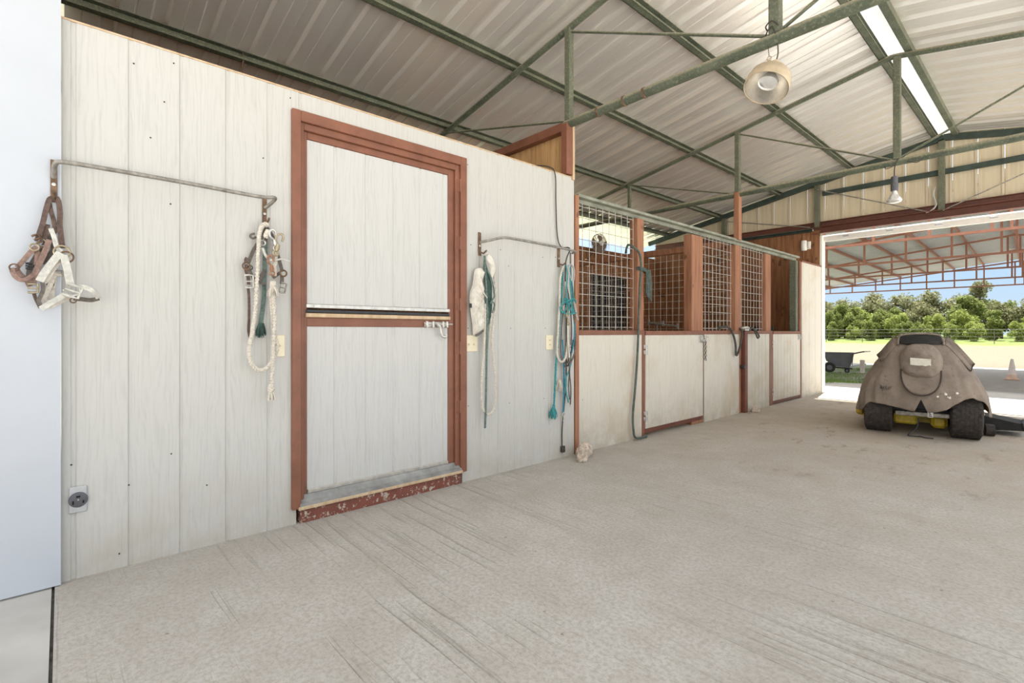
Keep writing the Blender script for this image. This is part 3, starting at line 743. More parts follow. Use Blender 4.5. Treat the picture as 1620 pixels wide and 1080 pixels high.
def strap(t, name, pts, w, mat, x=.03, th=.004, n=6, xs=None):
    p = [((xs[i] if xs else x), y, z) for i, (y, z) in enumerate(pts)]
    m = MB(); m.ribbon(smooth_path(p, n), w, th, (1, 0, 0)); return m.build(name, mat, t, True)
def ringp(t, c, R, r, mat, x=.045, sx=1.0, name='ring', axis=(1, .25, 0)):
    return MB().ring((x, c[0], c[1]), R, r, axis, sx).build(name, mat, t, True)
def buckle(t, c, w, h, mat, x=.05, rot=0.0, r=.0042):
    m = MB(); y, z = c; cs = []
    for (a, b) in ((-w, -h), (0, -h*1.06), (w, -h), (w, h), (0, h*1.06), (-w, h)):
        cs.append((x, y+(a*math.cos(rot)-b*math.sin(rot))/2, z+(a*math.sin(rot)+b*math.cos(rot))/2))
    m.tube(cs, r, 6, closed=True); m.tube([(x, y-w/2*math.cos(rot), z-w/2*math.sin(rot)), (x+.004, y+w/2*math.cos(rot), z+w/2*math.sin(rot))], r*.7, 6)
    return m.build('buckle', mat, t, True)

# first hook: brown leather halter and grey-white halter
t = thing('halter', 'brown leather halter with pinkish noseband, hanging over the white door leaf edge', 'halter', (.06, -.02, 1.25), 'halters on the first rack')
strap(t, 'crown_strap', [(-0.024,1.641), (-0.036,1.635), (-0.047,1.588), (-0.056,1.535), (-0.067,1.487), (-0.073,1.456)], .018, 'leather', .075)
strap(t, 'crown_strap', [(-0.025,1.641), (-0.011,1.639), (-0.004,1.589), (-0.004,1.532), (0.0,1.48), (0.004,1.436)], .019, 'leather', .082)
strap(t, 'cheek_strap', [(-0.037,1.623), (-0.03,1.58), (-0.022,1.545), (-0.018,1.501)], .016, 'leather', .068)
strap(t, 'cheek_strap', [(-0.075,1.435), (-0.094,1.407), (-0.114,1.372), (-0.132,1.343)], .017, 'pinkleather', .078)
strap(t, 'noseband', [(-0.148,1.339), (-0.139,1.31), (-0.121,1.291), (-0.101,1.297), (-0.085,1.319)], .016, 'pinkleather', .085, xs=[.075, .10, .115, .11, .085])
strap(t, 'noseband', [(-0.137,1.343), (-0.124,1.318), (-0.106,1.297), (-0.094,1.27)], .019, 'pinkleather', .062)
strap(t, 'cheek_strap', [(-0.036,1.465), (-0.049,1.417), (-0.064,1.369), (-0.079,1.322), (-0.085,1.276)], .019, 'pinkleather', .09)
strap(t, 'throat_strap', [(-0.075,1.419), (-0.071,1.389), (-0.075,1.358)], .02, 'pinkleather', .07)
strap(t, 'throat_strap', [(-0.043,1.532), (-0.052,1.474), (-0.058,1.457)], .018, 'leather', .065)
buckle(t, (-0.073,1.466), .022, .03, 'rust', .082, .5); buckle(t, (-0.086,1.261), .030, .034, 'brass', .095)
ringp(t, (-0.081,1.43), .014, .0032, 'brass', .082); ringp(t, (-0.058,1.452), .013, .003, 'zinc', .075); ringp(t, (-0.14,1.342), .014, .003, 'rust', .08); ringp(t, (-0.058,1.421), .011, .003, 'rust', .08)
strap(t, 'tail_strap', [(-0.084,1.248), (-0.079,1.225), (-0.071,1.202), (-0.064,1.182)], .012, 'leather', .075)
t = thing('halter', 'grey-white padded halter with square buckle and looped noseband, over the white wall', 'halter', (.06, .02, 1.25), 'halters on the first rack')
strap(t, 'crown_strap', [(-0.032,1.512), (-0.022,1.477), (-0.014,1.437), (0.001,1.42)], .016, 'cream', .095)
strap(t, 'cheek_strap', [(-0.003,1.414), (-0.026,1.373), (-0.049,1.329), (-0.066,1.29)], .026, 'cream', .105, .006)
strap(t, 'cheek_strap', [(0.003,1.391), (-0.022,1.352), (-0.043,1.304), (-0.053,1.288)], .02, 'cotton', .088)
strap(t, 'side_strap', [(0.007,1.405), (0.017,1.356), (0.024,1.314), (0.03,1.275)], .026, 'cream', .108, .006)
strap(t, 'noseband', [(0.056,1.274), (0.081,1.271), (0.103,1.256), (0.121,1.23)], .02, 'cream', .105, .005, 6, [.105, .125, .13, .10])
strap(t, 'noseband', [(0.121,1.229), (0.097,1.222), (0.069,1.225), (0.04,1.228)], .018, 'darkleather', .05, .004, 6, [.10, .065, .05, .05])
strap(t, 'chin_strap', [(0.019,1.248), (-0.007,1.223), (-0.034,1.201), (-0.062,1.177)], .021, 'cream', .105, .006)
strap(t, 'chin_strap', [(0.024,1.23), (0.001,1.21), (-0.018,1.199), (-0.041,1.183)], .014, 'cotton', .08)
strap(t, 'curved_strap', [(-0.058,1.287), (-0.055,1.257), (-0.062,1.231), (-0.068,1.21), (-0.062,1.19)], .014, 'darkleather', .10)
buckle(t, (0.036,1.255), .052, .046, 'cream', .118, -.35, .0055)
ringp(t, (0.003,1.417), .026, .004, 'brass', .10); ringp(t, (0.017,1.398), .022, .004, 'rust', .10); ringp(t, (0.038,1.217), .010, .003, 'rust', .09)
MB().tube(smooth_path([(.11, *(0.007,1.26)), (.115, *(0.024,1.235)), (.115, *(0.06,1.247)), (.11, *(0.056,1.279))], 5), .0045, 6).build('keeper', 'cream', t, True)
t = thing('halter', 'small dark strap halter half hidden behind the pink and white ones', 'halter', (.05, -.02, 1.25), 'halters on the first rack')
strap(t, 'cheek_strap', [(-0.018,1.514), (-0.045,1.459), (-0.075,1.399), (-0.095,1.346), (-0.098,1.303)], .018, 'darkleather', .052)
strap(t, 'side_strap', [(-0.03,1.476), (-0.024,1.435), (-0.038,1.403), (-0.06,1.37)], .018, 'darkleather', .05)
strap(t, 'side_strap', [(-0.022,1.326), (-0.026,1.29), (-0.03,1.253), (-0.03,1.222)], .02, 'cotton', .052)
strap(t, 'chin_strap', [(0.001,1.328), (-0.022,1.321), (-0.034,1.279), (-0.053,1.221), (-0.038,1.209), (-0.022,1.214)], .018, 'cotton', .062)
buckle(t, (-0.097,1.354), .022, .02, 'dark', .06); buckle(t, (-0.011,1.332), .03, .02, 'dullsteel', .06); ringp(t, (-0.034,1.284), .010, .003, 'dark', .06)

# second hook
t = thing('headstall', 'dark leather headstall with two buckles, on the hook beside the brown door frame', 'bridle', (.03, .86, 1.35))
strap(t, 'cheek_strap', [(0.818,1.644), (0.79,1.575), (0.76,1.524), (0.73,1.445)], .018, 'darkleather', .03)
strap(t, 'cheek_strap', [(0.822,1.645), (0.851,1.6), (0.872,1.523), (0.891,1.453), (0.901,1.414)], .018, 'darkleather', .03)
strap(t, 'throat_strap', [(0.818,1.64), (0.82,1.566), (0.816,1.464), (0.814,1.376)], .016, 'darkleather', .02)
strap(t, 'browband', [(0.73,1.421), (0.74,1.396), (0.758,1.359)], .016, 'darkleather', .035)
strap(t, 'browband', [(0.782,1.343), (0.792,1.374), (0.812,1.411)], .022, 'darkleather', .032)
strap(t, 'browband', [(0.782,1.348), (0.798,1.342), (0.818,1.343)], .014, 'darkleather', .035)
strap(t, 'browband', [(0.851,1.377), (0.868,1.389), (0.889,1.408)], .016, 'darkleather', .03)
strap(t, 'side_strap', [(0.898,1.393), (0.898,1.369), (0.897,1.346)], .02, 'darkleather', .035)
strap(t, 'side_strap', [(0.718,1.438), (0.718,1.403), (0.728,1.37), (0.73,1.331)], .016, 'leather', .04)
strap(t, 'tail_strap', [(0.73,1.323), (0.734,1.267), (0.735,1.168), (0.733,1.083), (0.746,1.029)], .013, 'leather', .03)
strap(t, 'loop', [(0.767,1.587), (0.754,1.577), (0.74,1.584), (0.744,1.597), (0.761,1.603)], .011, 'darkleather', .035)
strap(t, 'tongue', [(0.714,1.444), (0.714,1.459), (0.72,1.472)], .013, 'leather', .045)
buckle(t, (0.73,1.348), .040, .062, 'cream', .05, .05, .005); buckle(t, (0.898,1.324), .030, .05, 'dullsteel', .05, -.2, .005)
ringp(t, (0.718,1.427), .018, .004, 'rust', .045); ringp(t, (0.902,1.404), .017, .0045, 'rust', .045); ringp(t, (0.794,1.556), .014, .0045, 'zinc', .055); ringp(t, (0.74,1.422), .011, .003, 'dark', .03)
t = thing('lead_rope', 'thick white cotton lead rope with frayed knot and orange snap, beside the brown door frame', 'rope', (.05, .86, .85), 'lead ropes')
m = MB(); p = [(.06, *q) for q in [(0.818,1.656), (0.799,1.653), (0.782,1.624), (0.773,1.56), (0.769,1.444), (0.763,1.306), (0.754,1.169), (0.741,1.077), (0.728,0.998), (0.733,0.935), (0.761,0.888), (0.804,0.886), (0.842,0.931), (0.864,0.995), (0.853,1.077), (0.84,1.171), (0.836,1.264), (0.84,1.346)]]
m.rope(dense(smooth_path(p, 8), .012), .0115, .06); m.build('rope', 'cotton', t, True)
m = MB(); m.rope(dense(smooth_path([(.075, *q) for q in [(0.842,1.352), (0.842,1.264), (0.847,1.147), (0.842,1.007), (0.837,0.89), (0.831,0.78)]], 8), .012), .0115, .06); m.build('rope', 'cotton', t, True)
def knot(t, c, r, mat='cotton', x=.075, name='knot', n=4):
    m = MB(); y, z = c
    for k in range(n):
        a = k*PI/n; pts = []
        for i in range(13):
            q = 2*PI*i/12; pts.append((x+r*.55*math.sin(q)*math.cos(a), y+r*.6*math.cos(q), z+r*(.9*math.sin(q)*math.sin(a)+.25*math.cos(2*q+a))))
        m.tube(pts, r*.36, 6)
    return m.build(name, mat, t, True)
def tuft(t, c, w, l, mat, x=.06, n=26, name='frayed_end'):
    m = MB(); y, z = c
    for i in range(n):
        a = random.uniform(-1, 1); b = random.uniform(-1, 1)
        m.tube([(x, y+a*w*.2, z), (x+b*w*.4, y+a*w*.42, z-l*.5), (x+b*w*.5, y+a*w*.5, z-l*random.uniform(.8, 1.05))], [w*.09, w*.08, w*.03], 5)
    return m.build(name, mat, t, True)
knot(t, (0.831,0.78), .020); tuft(t, (0.831,0.768), .045, .055, 'cotton', .075)
tuft(t, (0.84,1.322), .06, .05, 'cotton', .08, 22, 'frayed_end'); knot(t, (0.839,1.334), .017)
m = MB(); m.rope(dense(smooth_path([(.07, *q) for q in [(0.818,1.622), (0.81,1.606), (0.804,1.585)]], 6), .01), .0125, .05); m.rope(dense(smooth_path([(.065, *q) for q in [(0.868,1.549), (0.86,1.508), (0.854,1.45), (0.851,1.388)]], 6), .01), .011, .05)
m.build('rope', 'cotton', t, True)
def snap(t, c, L_, mat, x=.075, rot=0.0):
    m = MB(); y, z = c
    def q(a, b): return (x, y+a*math.cos(rot)-b*math.sin(rot), z+a*math.sin(rot)+b*math.cos(rot))
    m.tube(smooth_path([q(0, L_*.1), q(-L_*.16, L_*.3), q(-L_*.14, L_*.55), q(0, L_*.66), q(L_*.14, L_*.55), q(L_*.13, L_*.32)], 5), L_*.055, 7)
    m.tube([q(0, L_*.12), q(0, -L_*.1), q(0, -L_*.22)], [L_*.09, L_*.12, L_*.07], 8)
    m.ring(q(0, -L_*.33), L_*.12, L_*.045, (1, 0, 0), 1, 14, 6)
    return m.build('snap', mat, t, True)
snap(t, (0.83,1.426), .095, 'copper', .085, .1); snap(t, (0.86,1.539), .11, 'brass', .085, -.25); snap(t, (0.847,1.564), .10, 'zinc', .08, .2)
m = MB(); m.tube(smooth_path([(.08, *q) for q in [(0.822,1.465), (0.851,1.467), (0.885,1.476), (0.922,1.467)]], 6), .005, 6); m.tube(smooth_path([(.07, *q) for q in [(0.79,1.527), (0.802,1.493), (0.822,1.465)]], 6), .007, 6); m.build('tie_string', 'cream', t, True)
t = thing('lead_strap', 'dark teal strap with brushy end hanging behind the white cotton rope', 'strap', (.025, .86, 1.05))
strap(t, 'strap', [(0.818,1.565), (0.812,1.39), (0.809,1.263), (0.799,1.17), (0.794,1.112)], .022, 'greengrey', .022)
tuft(t, (0.795,1.129), .05, .075, 'greencloth', .026, 30, 'brush_end')

# third hook
def cloth(poly, depth, x, name, mat, parent, fold=.35):
    """puffed cloth: outline in the wall plane, bulging away from the wall, with folds"""
    cy = sum(p[0] for p in poly)/len(poly); cz = sum(p[1] for p in poly)/len(poly)
    P = smooth_path([(x, a, b) for a, b in poly+[poly[0]]], 5)[:-1]; k = len(P); m = MB(); vs = []; fs = []; R = 7
    for s in (1, -1):
        for r in range(R):
            f = 1-r/R
            for p in P:
                y = cy+(p.y-cy)*f; z = cz+(p.z-cz)*f
                bul = depth*math.sqrt(max(0, 1-f*f))
                fo = fold*depth*(.8*noise.noise(Vector((y*34+z*9, z*11, 3.0)))+.5*noise.noise(Vector((y*70-z*30, z*24, 8.0))))*(1-f**6)
                vs.append((x+s*(bul*(1 if s > 0 else .35))+(fo if s > 0 else 0), y, z))
        vs.append((x+s*depth*(1 if s > 0 else .35), cy, cz))
    per = R*k+1
    for si in (0, 1):
        o = si*per
        for r in range(R-1):
            for i in range(k): fs.append((o+r*k+i, o+r*k+(i+1) % k, o+(r+1)*k+(i+1) % k, o+(r+1)*k+i))
        for i in range(k): fs.append((o+(R-1)*k+i, o+(R-1)*k+(i+1) % k, o+R*k))
    for i in range(k): fs.append((i, (i+1) % k, per+(i+1) % k, per+i))
    m.add(vs, fs); return m.build(name, mat, parent, True)
t = thing('fly_mask', 'crumpled white canvas cloth hanging right of the brown door frame', 'cloth', (.03, 2.32, 1.1))
cloth([(2.294,1.553), (2.25,1.547), (2.226,1.519), (2.213,1.441), (2.185,1.348), (2.194,1.227), (2.209,1.136), (2.219,1.056), (2.26,1.064), (2.291,1.091), (2.299,1.168), (2.306,1.261), (2.297,1.338), (2.289,1.446)], .05, .035, 'cloth', 'canvas', t, 1.15)
cloth([(2.324,1.651), (2.344,1.645), (2.39,1.563), (2.377,1.507), (2.359,1.473), (2.343,1.52), (2.335,1.574), (2.311,1.611)], .022, .075, 'flap', 'canvas', t, .8)
strap(t, 'binding', [(2.219,1.056), (2.25,1.068), (2.291,1.095)], .016, 'darkleather', .06); strap(t, 'tab', [(2.183,1.288), (2.181,1.257)], .02, 'dark', .05)
strap(t, 'seam', [(2.211,1.464), (2.202,1.41), (2.181,1.363), (2.185,1.318)], .006, 'cream', .05); strap(t, 'seam', [(2.231,1.427), (2.265,1.375), (2.304,1.331)], .008, 'cotton', .088)
t = thing('stable_sheet', 'folded dark green cloth hanging beside the white canvas', 'cloth', (.03, 2.38, 1.2))
cloth([(2.304,1.641), (2.334,1.558), (2.369,1.467), (2.377,1.358), (2.381,1.28), (2.367,1.185), (2.345,1.126), (2.327,1.169), (2.321,1.293), (2.311,1.432), (2.299,1.54)], .024, .05, 'cloth', 'greencloth', t, .6)
m = MB(); m.tube(smooth_path([(.085, *q) for q in [(2.309,1.533), (2.349,1.466), (2.374,1.358), (2.361,1.326), (2.339,1.294), (2.364,1.302), (2.377,1.279), (2.354,1.224)]], 6), .006, 6); m.build('tie_string', 'greengrey', t, True)
t = thing('lead_strap', 'long grey-green strap hanging straight down from the third hook', 'strap', (.06, 2.36, .6))
strap(t, 'strap', [(2.295,1.64), (2.303,1.525), (2.313,1.355), (2.323,1.169), (2.316,1.027), (2.311,0.797), (2.305,0.552), (2.299,0.381)], .017, 'greengrey', .07, .005)
t = thing('lead_rope', 'white and grey braided lead rope hanging in a long loop right of the brown door', 'rope', (.06, 2.38, .7), 'lead ropes')
m = MB(); m.rope(dense(smooth_path([(.062, *q) for q in [(2.318,1.65), (2.335,1.658), (2.36,1.597), (2.388,1.524), (2.403,1.409), (2.408,1.292), (2.39,1.175), (2.373,1.026), (2.388,0.876), (2.403,0.726), (2.403,0.576), (2.377,0.495), (2.324,0.479), (2.284,0.529), (2.272,0.636), (2.278,0.766), (2.295,0.929), (2.303,1.125), (2.307,1.289)]], 8), .012), .0105, .055); m.build('rope', 'cotton', t, True)
m = MB(); m.rope(dense(smooth_path([(.05, *q) for q in [(2.377,1.242), (2.36,1.092), (2.347,0.96)]], 6), .01), .009, .05); m.build('rope_end', 'cotton', t, True)

# fourth hook
t = thing('lead_rope', 'white cotton rope in a long narrow loop under the teal cords', 'rope', (.05, 3.2, .9), 'lead ropes')
m = MB(); m.rope(dense(smooth_path([(.05, *q) for q in [(3.172,1.647), (3.13,1.527), (3.122,1.319), (3.108,1.131), (3.094,0.944), (3.102,0.868), (3.149,0.829), (3.197,0.865), (3.22,0.96), (3.234,1.094), (3.226,1.266), (3.197,1.512)]], 8), .012), .0105, .055); m.build('rope', 'cotton', t, True)
tuft(t, (3.147,0.678), .05, .10, 'cotton', .03, 24, 'frayed_end')
t = thing('lead_rope', 'teal lead rope ending in a bright tassel, left of the hanging black cable', 'rope', (.035, 3.15, .7), 'lead ropes')
m = MB(); m.rope(dense(smooth_path([(.035, *q) for q in [(3.18,1.64), (3.169,1.454), (3.149,1.226), (3.124,1.018), (3.097,0.831), (3.083,0.645), (3.072,0.477)]], 8), .012), .010, .05); m.build('rope', 'teal', t, True)
knot(t, (3.07,0.463), .014, 'teal', .035); tuft(t, (3.067,0.456), .06, .10, 'teal', .035, 34, 'tassel')
t = thing('rope_halter', 'tangled teal cord halter with a round loop, on the hook by the first grille', 'halter', (.07, 3.2, 1.1))
m = MB()
for pts in ([(3.18,1.654), (3.192,1.55), (3.186,1.436), (3.197,1.341), (3.163,1.264)], [(3.22,1.652), (3.212,1.513), (3.234,1.362), (3.255,1.267)], [(3.203,1.65), (3.243,1.516), (3.272,1.383), (3.286,1.306), (3.263,1.248)],
            [(3.158,1.368), (3.122,1.329), (3.108,1.281), (3.141,1.245), (3.22,1.237), (3.292,1.248)], [(3.149,1.362), (3.22,1.332), (3.263,1.286), (3.278,1.238)], [(3.113,1.319), (3.192,1.35), (3.263,1.367), (3.292,1.335)], [(3.178,1.331), (3.22,1.304), (3.192,1.246)], [(3.234,1.371), (3.206,1.303), (3.255,1.247)]):
    m.tube(smooth_path([(.08+random.uniform(-.012, .012), *q) for q in pts], 6), .0062, 7)
m.build('cord', 'teal', t, True)
for c in ((3.163,1.362), (3.255,1.353), (3.266,1.248), (3.147,1.248)): knot(t, c, .011, 'teal', .085, 'knot', 3)
t = thing('braided_rein', 'black and white braided rein looped over the hook by the first grille', 'rein', (.08, 3.25, 1.2))
m = MB(); m.tube(smooth_path([(.09, *q) for q in [(3.209,1.656), (3.192,1.617), (3.206,1.561), (3.229,1.52)]], 6), .008, 8); m.tube(smooth_path([(.085, *q) for q in [(3.22,1.663), (3.257,1.641), (3.269,1.585), (3.26,1.522)]], 6), .008, 8)
m.tube(smooth_path([(.085, *q) for q in [(3.263,1.344), (3.284,1.287), (3.298,1.229), (3.319,1.187)]], 6), .0085, 8); m.tube(smooth_path([(.07, *q) for q in [(3.158,1.311), (3.147,1.282), (3.163,1.245)]], 6), .008, 8)
m.build('braid', 'zebra', t, True)
t = thing('leather_reins', 'grey leather reins hanging in loops at the edge of the first grille', 'rein', (.06, 3.27, .8))
strap(t, 'rein', [(3.255,1.766), (3.26,1.594), (3.272,1.44), (3.289,1.287), (3.313,1.133), (3.325,0.997), (3.301,0.881), (3.234,0.803), (3.178,0.79)], .016, 'darkleather', .055)
strap(t, 'rein', [(3.212,1.513), (3.263,1.325), (3.284,1.132), (3.278,0.978), (3.255,0.863), (3.214,0.817), (3.163,0.847), (3.147,0.961), (3.158,1.131), (3.178,1.264)], .012, 'darkleather', .042)
strap(t, 'rein', [(3.186,1.322), (3.209,1.132), (3.226,0.941), (3.237,0.749), (3.255,0.594), (3.249,0.46)], .011, 'leather', .06)
strap(t, 'rein_end', [(3.203,1.17), (3.209,1.017), (3.226,0.864)], .016, 'cotton', .07)
ringp(t, (3.209,0.808), .014, .004, 'dark', .06); snap(t, (3.192,1.185), .10, 'brass', .085, .1); snap(t, (3.223,0.941), .05, 'zinc', .08)
t = thing('lead_strap', 'teal webbing straps with small snaps hanging lowest beside the black cable', 'strap', (.05, 3.22, .6))
strap(t, 'strap', [(3.169,1.018), (3.186,0.828), (3.189,0.637), (3.183,0.467), (3.178,0.391)], .015, 'bluestrap', .04)
strap(t, 'strap', [(3.278,0.843), (3.243,0.749), (3.197,0.675), (3.209,0.56), (3.237,0.477)], .014, 'teal', .05)
strap(t, 'strap', [(3.301,1.016), (3.278,0.901), (3.26,0.767), (3.243,0.634), (3.255,0.498)], .012, 'greengrey', .045)
strap(t, 'strap', [(3.307,1.171), (3.298,1.016), (3.266,0.901)], .013, 'bluestrap', .06)
snap(t, (3.178,0.353), .07, 'cream', .05); snap(t, (3.249,0.457), .05, 'zinc', .055); ringp(t, (3.249,0.489), .010, .003, 'zinc', .055)
t = thing('cable', 'thin black cable hanging past the fourth hook, its plug near the floor', 'cable', (.02, 3.2, .25))
m = MB(); m.tube(smooth_path([(-.12, *(2.986,2.5)), (.0, *(3.047,2.472)), (.02, *(3.101,2.415)), (.015, *(3.116,2.178)), (.015, *(3.132,1.913)), (.03, *(3.164,1.809)), (.10, *(3.196,1.786)), (.03, *(3.22,1.653)), (.015, *(3.245,1.219)), (.015, *(3.245,0.674)), (.02, *(3.212,0.432)), (.012, *(3.196,0.245)), (.012, *(3.196,0.093))], 8), .0052, 8); m.build('cord', 'cord', t, True)
m = MB(); m.box(.004, .03, (3.18,0.096)[0], (3.22,0.09)[0], (3.196,0.05)[1], (3.196,0.104)[1], .004); m.build('plug', 'cord', t)

# ------------------------------------------------------------------ outlets
def plate(y0, y1, z0, z1, mat, name, label, cat):
    t = thing(name, label, cat, (.004, (y0+y1)/2, z0))
    m = MB(); m.box(.0005, .008, y0, y1, z0, z1, .003); m.build('cover_plate', mat, t); return t, (y0+y1)/2, (z0+z1)/2
a = (0.025,0.409); b = (0.086,0.291)
t, cy, cz = plate(a[0], b[0], b[1], a[1]-.004, 'greyplate', 'range_outlet', 'grey steel outlet plate with round dark socket, low on the wall at the near corner', 'outlet')
rc = MB().lathe([(.033, 0), (.033, .004), (.030, .006)], (.008, cy, cz), (1, 0, 0), 28).build('receptacle', 'greyplastic', t, True)
m = MB(); m.box(.0135, .0148, cy-.02, cy-.014, cz-.018, cz-.002); m.box(.0135, .0148, cy+.014, cy+.02, cz-.016, cz-.004); m.box(.0135, .0148, cy-.007, cy+.007, cz+.010, cz+.018); m.build('slot', 'hole', rc)
for dz in (.040, -.040, 0):
    m = MB(); m.lathe([(.0035, 0), (.003, .002)], (.0138 if dz == 0 else .008, cy, cz+dz), (1, 0, 0), 10); m.build('screw', 'zinc', t)
a = (0.868,1.066); b = (0.923,0.947)
t, cy, cz = plate(a[0], b[0], b[1], a[1], 'ivory', 'switch_plate', 'ivory switch plate half covered by the white cotton rope', 'switch')
m = MB(); m.box(.008, .010, cy-.006, cy+.006, cz-.014, cz+.014, .001); m.prism([(.010, cz-.006), (.022, cz+.004), (.020, cz+.010), (.010, cz+.006)], 'y', cy-.004, cy+.004); m.build('toggle', 'ivory', t)
a = (2.155,1.06); b = (2.279,0.939)
t, cy, cz = plate(a[0], b[0], b[1], a[1], 'ivory', 'switch_plate', 'double ivory switch plate under the white canvas cloth', 'switch')
for s in (-.023, .023):
    m = MB(); m.box(.008, .010, cy+s-.006, cy+s+.006, cz-.014, cz+.014, .001); m.prism([(.010, cz-.004), (.022, cz-.010), (.020, cz-.014), (.010, cz+.004)], 'y', cy+s-.004, cy+s+.004); m.build('toggle', 'ivory', t)
a = (3.005,1.057); b = (3.093,0.934)
t, cy, cz = plate(a[0], b[0], b[1], a[1], 'ivory', 'wall_outlet', 'ivory outlet left of the teal and white ropes', 'outlet')
m = MB(); m.box(.008, .0105, cy-.017, cy+.017, cz-.034, cz-.004, .002); m.box(.008, .0105, cy-.017, cy+.017, cz+.004, cz+.034, .002); r_ = m.build('receptacle', 'ivory', t)
m = MB()
for s in (-.019, .019):
    for q in (-.007, .007): m.box(.0105, .0112, cy+q-.0015, cy+q+.0015, cz+s-.005, cz+s+.005)
m.build('slot', 'hole', r_)

# ------------------------------------------------------------------ stones, hoses, small stall things
def rock(c, s, lab, seed):
    bm = bmesh.new(); bmesh.ops.create_icosphere(bm, subdivisions=4, radius=1); m = MB()
    for v in bm.verts:
        d = v.co.normalized(); f = 1+.35*noise.noise(d*1.3+Vector((seed, 0, 0)))+.16*noise.noise(d*3.2+Vector((0, seed, 0)))+.05*noise.noise(d*9)
        f = round(f*7)/7*.45+f*.55
        v.co = Vector((d.x*s[0]*f, d.y*s[1]*f, max(-.55, d.z*f)*s[2]))
    lo = min(v.co.z for v in bm.verts)
    bm.verts.index_update(); m.add([v.co+Vector((c[0], c[1], -lo+.001)) for v in bm.verts], [tuple(v.index for v in f.verts) for f in bm.faces]); bm.free()
    return tag(m.build('rock', 'rockm'), lab, 'rock')
rock((.115, 3.36, 0), (.055, .085, .085), 'pale lumpy limestone rock against the wall below the black cable', 2.0)
rock((.20, 3.235, 0), (.042, .045, .055), 'small pale stone lying just in front of the lumpy limestone rock', 5.4)
rock((.10, 6.98, 0), (.05, .07, .055), 'small rounded stone at the foot of the capped steel post', 9.1)
t = thing('rope', 'long grey-green rope wrapped on a stall post and trailing to the floor', 'rope', (.04, 4.4, 0))
m = MB(); m.tube(smooth_path([(-.09, 4.27, 1.885), (-.03, *(4.224,1.956)), (.02, *(4.268,1.923)), (.035, *(4.323,1.878)), (.035, *(4.357,1.754)), (.035, *(4.334,1.561)), (.035, *(4.312,1.242)), (.035, *(4.301,0.988)), (.035, *(4.279,0.735)), (.035, *(4.246,0.485)), (.035, *(4.213,0.268)), (.04, *(4.213,0.124)), (.045, *(4.246,0.031)), (.045, 4.42, .018), (.03, 4.46, .012)], 8), .0115, 8); m.build('trailing_rope', 'greygreen', t, True)
m = MB()
for k in range(4): m.tube(smooth_path([(.028+.010*k, 4.45+.006*k, 1.72), (.034+.008*k, 4.462+.012*k, 1.62), (.03+.008*k, 4.455+.016*k, 1.50-.02*k), (.04+.006*k, 4.475+.008*k, 1.46-.015*k), (.042+.006*k, 4.485+.006*k, 1.6)], 6), .009, 7)
for k in range(3): m.tube([(-.02, 4.35, 1.72+.012*k), (.02, 4.39, 1.715+.012*k), (.03, 4.46, 1.705+.012*k), (-.02, 4.485, 1.70+.012*k)], .009, 7)
m.build('coil', 'greygreen', t, True)
t = thing('hose', 'dark hose hooked over the rail of the half wall next to the capped post', 'hose', (.03, 6.5, .8))
m = MB(); m.tube(smooth_path([(-.07, 6.20, 1.13), (.005, 6.27, 1.15), (.03, 6.36, 1.13), (.04, 6.45, 1.03), (.042, 6.50, .92), (.04, 6.515, .82), (.04, 6.54, .78), (.045, 6.60, .85), (.045, 6.66, .97), (.04, 6.70, 1.05), (.015, 6.72, 1.12), (-.06, 6.73, 1.13)], 8), .014, 8); m.build('hose', 'blackhose', t, True)
m = MB(); m.tube(smooth_path([(.055, 6.93, 1.14), (.07, 6.99, 1.12), (.08, 7.05, 1.05), (.08, 7.10, 1.0), (.075, 7.16, 1.02), (.065, 7.12, 1.08), (.055, 7.03, 1.13), (.05, 6.97, 1.15)], 8), .011, 8)
tag(m.build('hose_loop', 'blackhose', None, True), 'small loop of dark hose on the cap of the steel post', 'hose')
# things inside the stalls
t = thing('fan', 'dark round fan on the back wall, seen through the first grille', 'fan', (-3.25, 7.79, 2.6))
C0 = Vector((-3.18, 7.79, 2.80)); AX = Vector((.93, -.36, .0)).normalized()
m = MB()
for (r, h) in ((.195, .0), (.19, .045), (.15, .075), (.10, .088), (.19, -.05), (.13, -.075)): m.ring(C0+AX*h, r, .003 if r < .19 else .005, AX, 1, 32, 6)
u = AX.orthogonal().normalized(); w = AX.cross(u)
for i in range(30):
    a = 2*PI*i/30; d = u*math.cos(a)+w*math.sin(a); m.tube([C0+AX*.09+d*.04, C0+AX*.075+d*.15, C0+AX*.03+d*.195, C0-AX*.05+d*.19, C0-AX*.08+d*.08], .0016, 4)
m.build('cage', 'fanblade', t)
m = MB()
for i in range(4):
    a0 = i*PI/2; pr = []
    for k in range(7):
        a = a0+k*.2; tw = .03*(k-3)/3
        pr.append([C0+AX*(tw)+(u*math.cos(a)+w*math.sin(a))*r for r in (.04, .10, .165)])
    vs = [q for row in pr for q in row]; vs2 = [q-AX*.004 for q in vs]; fs = [(k*3+j, k*3+j+1, (k+1)*3+j+1, (k+1)*3+j) for k in range(6) for j in range(2)]
    m.add(vs, fs); m.add(vs2, fs)
m.build('blades', 'fanblade', t, True)
m = MB().lathe([(.045, .085), (.05, .093), (.03, .10), (.001, .102)], C0, AX, 20); m.build('badge', 'cream', t, True)
m = MB().lathe([(.06, -.16), (.065, -.08), (.05, -.02)], C0, AX, 18); m.box(-3.35, -3.28, 7.80, 7.88, 2.72, 2.86, .008); m.build('motor', 'fanblade', t, True)
m = MB(); m.tube(smooth_path([(-3.30, 7.83, 2.72), (-3.32, 7.72, 2.60), (-3.33, 7.62, 2.50), (-3.33, 7.60, 2.42)], 6), .006, 6); m.build('cord', 'cord', t, True)
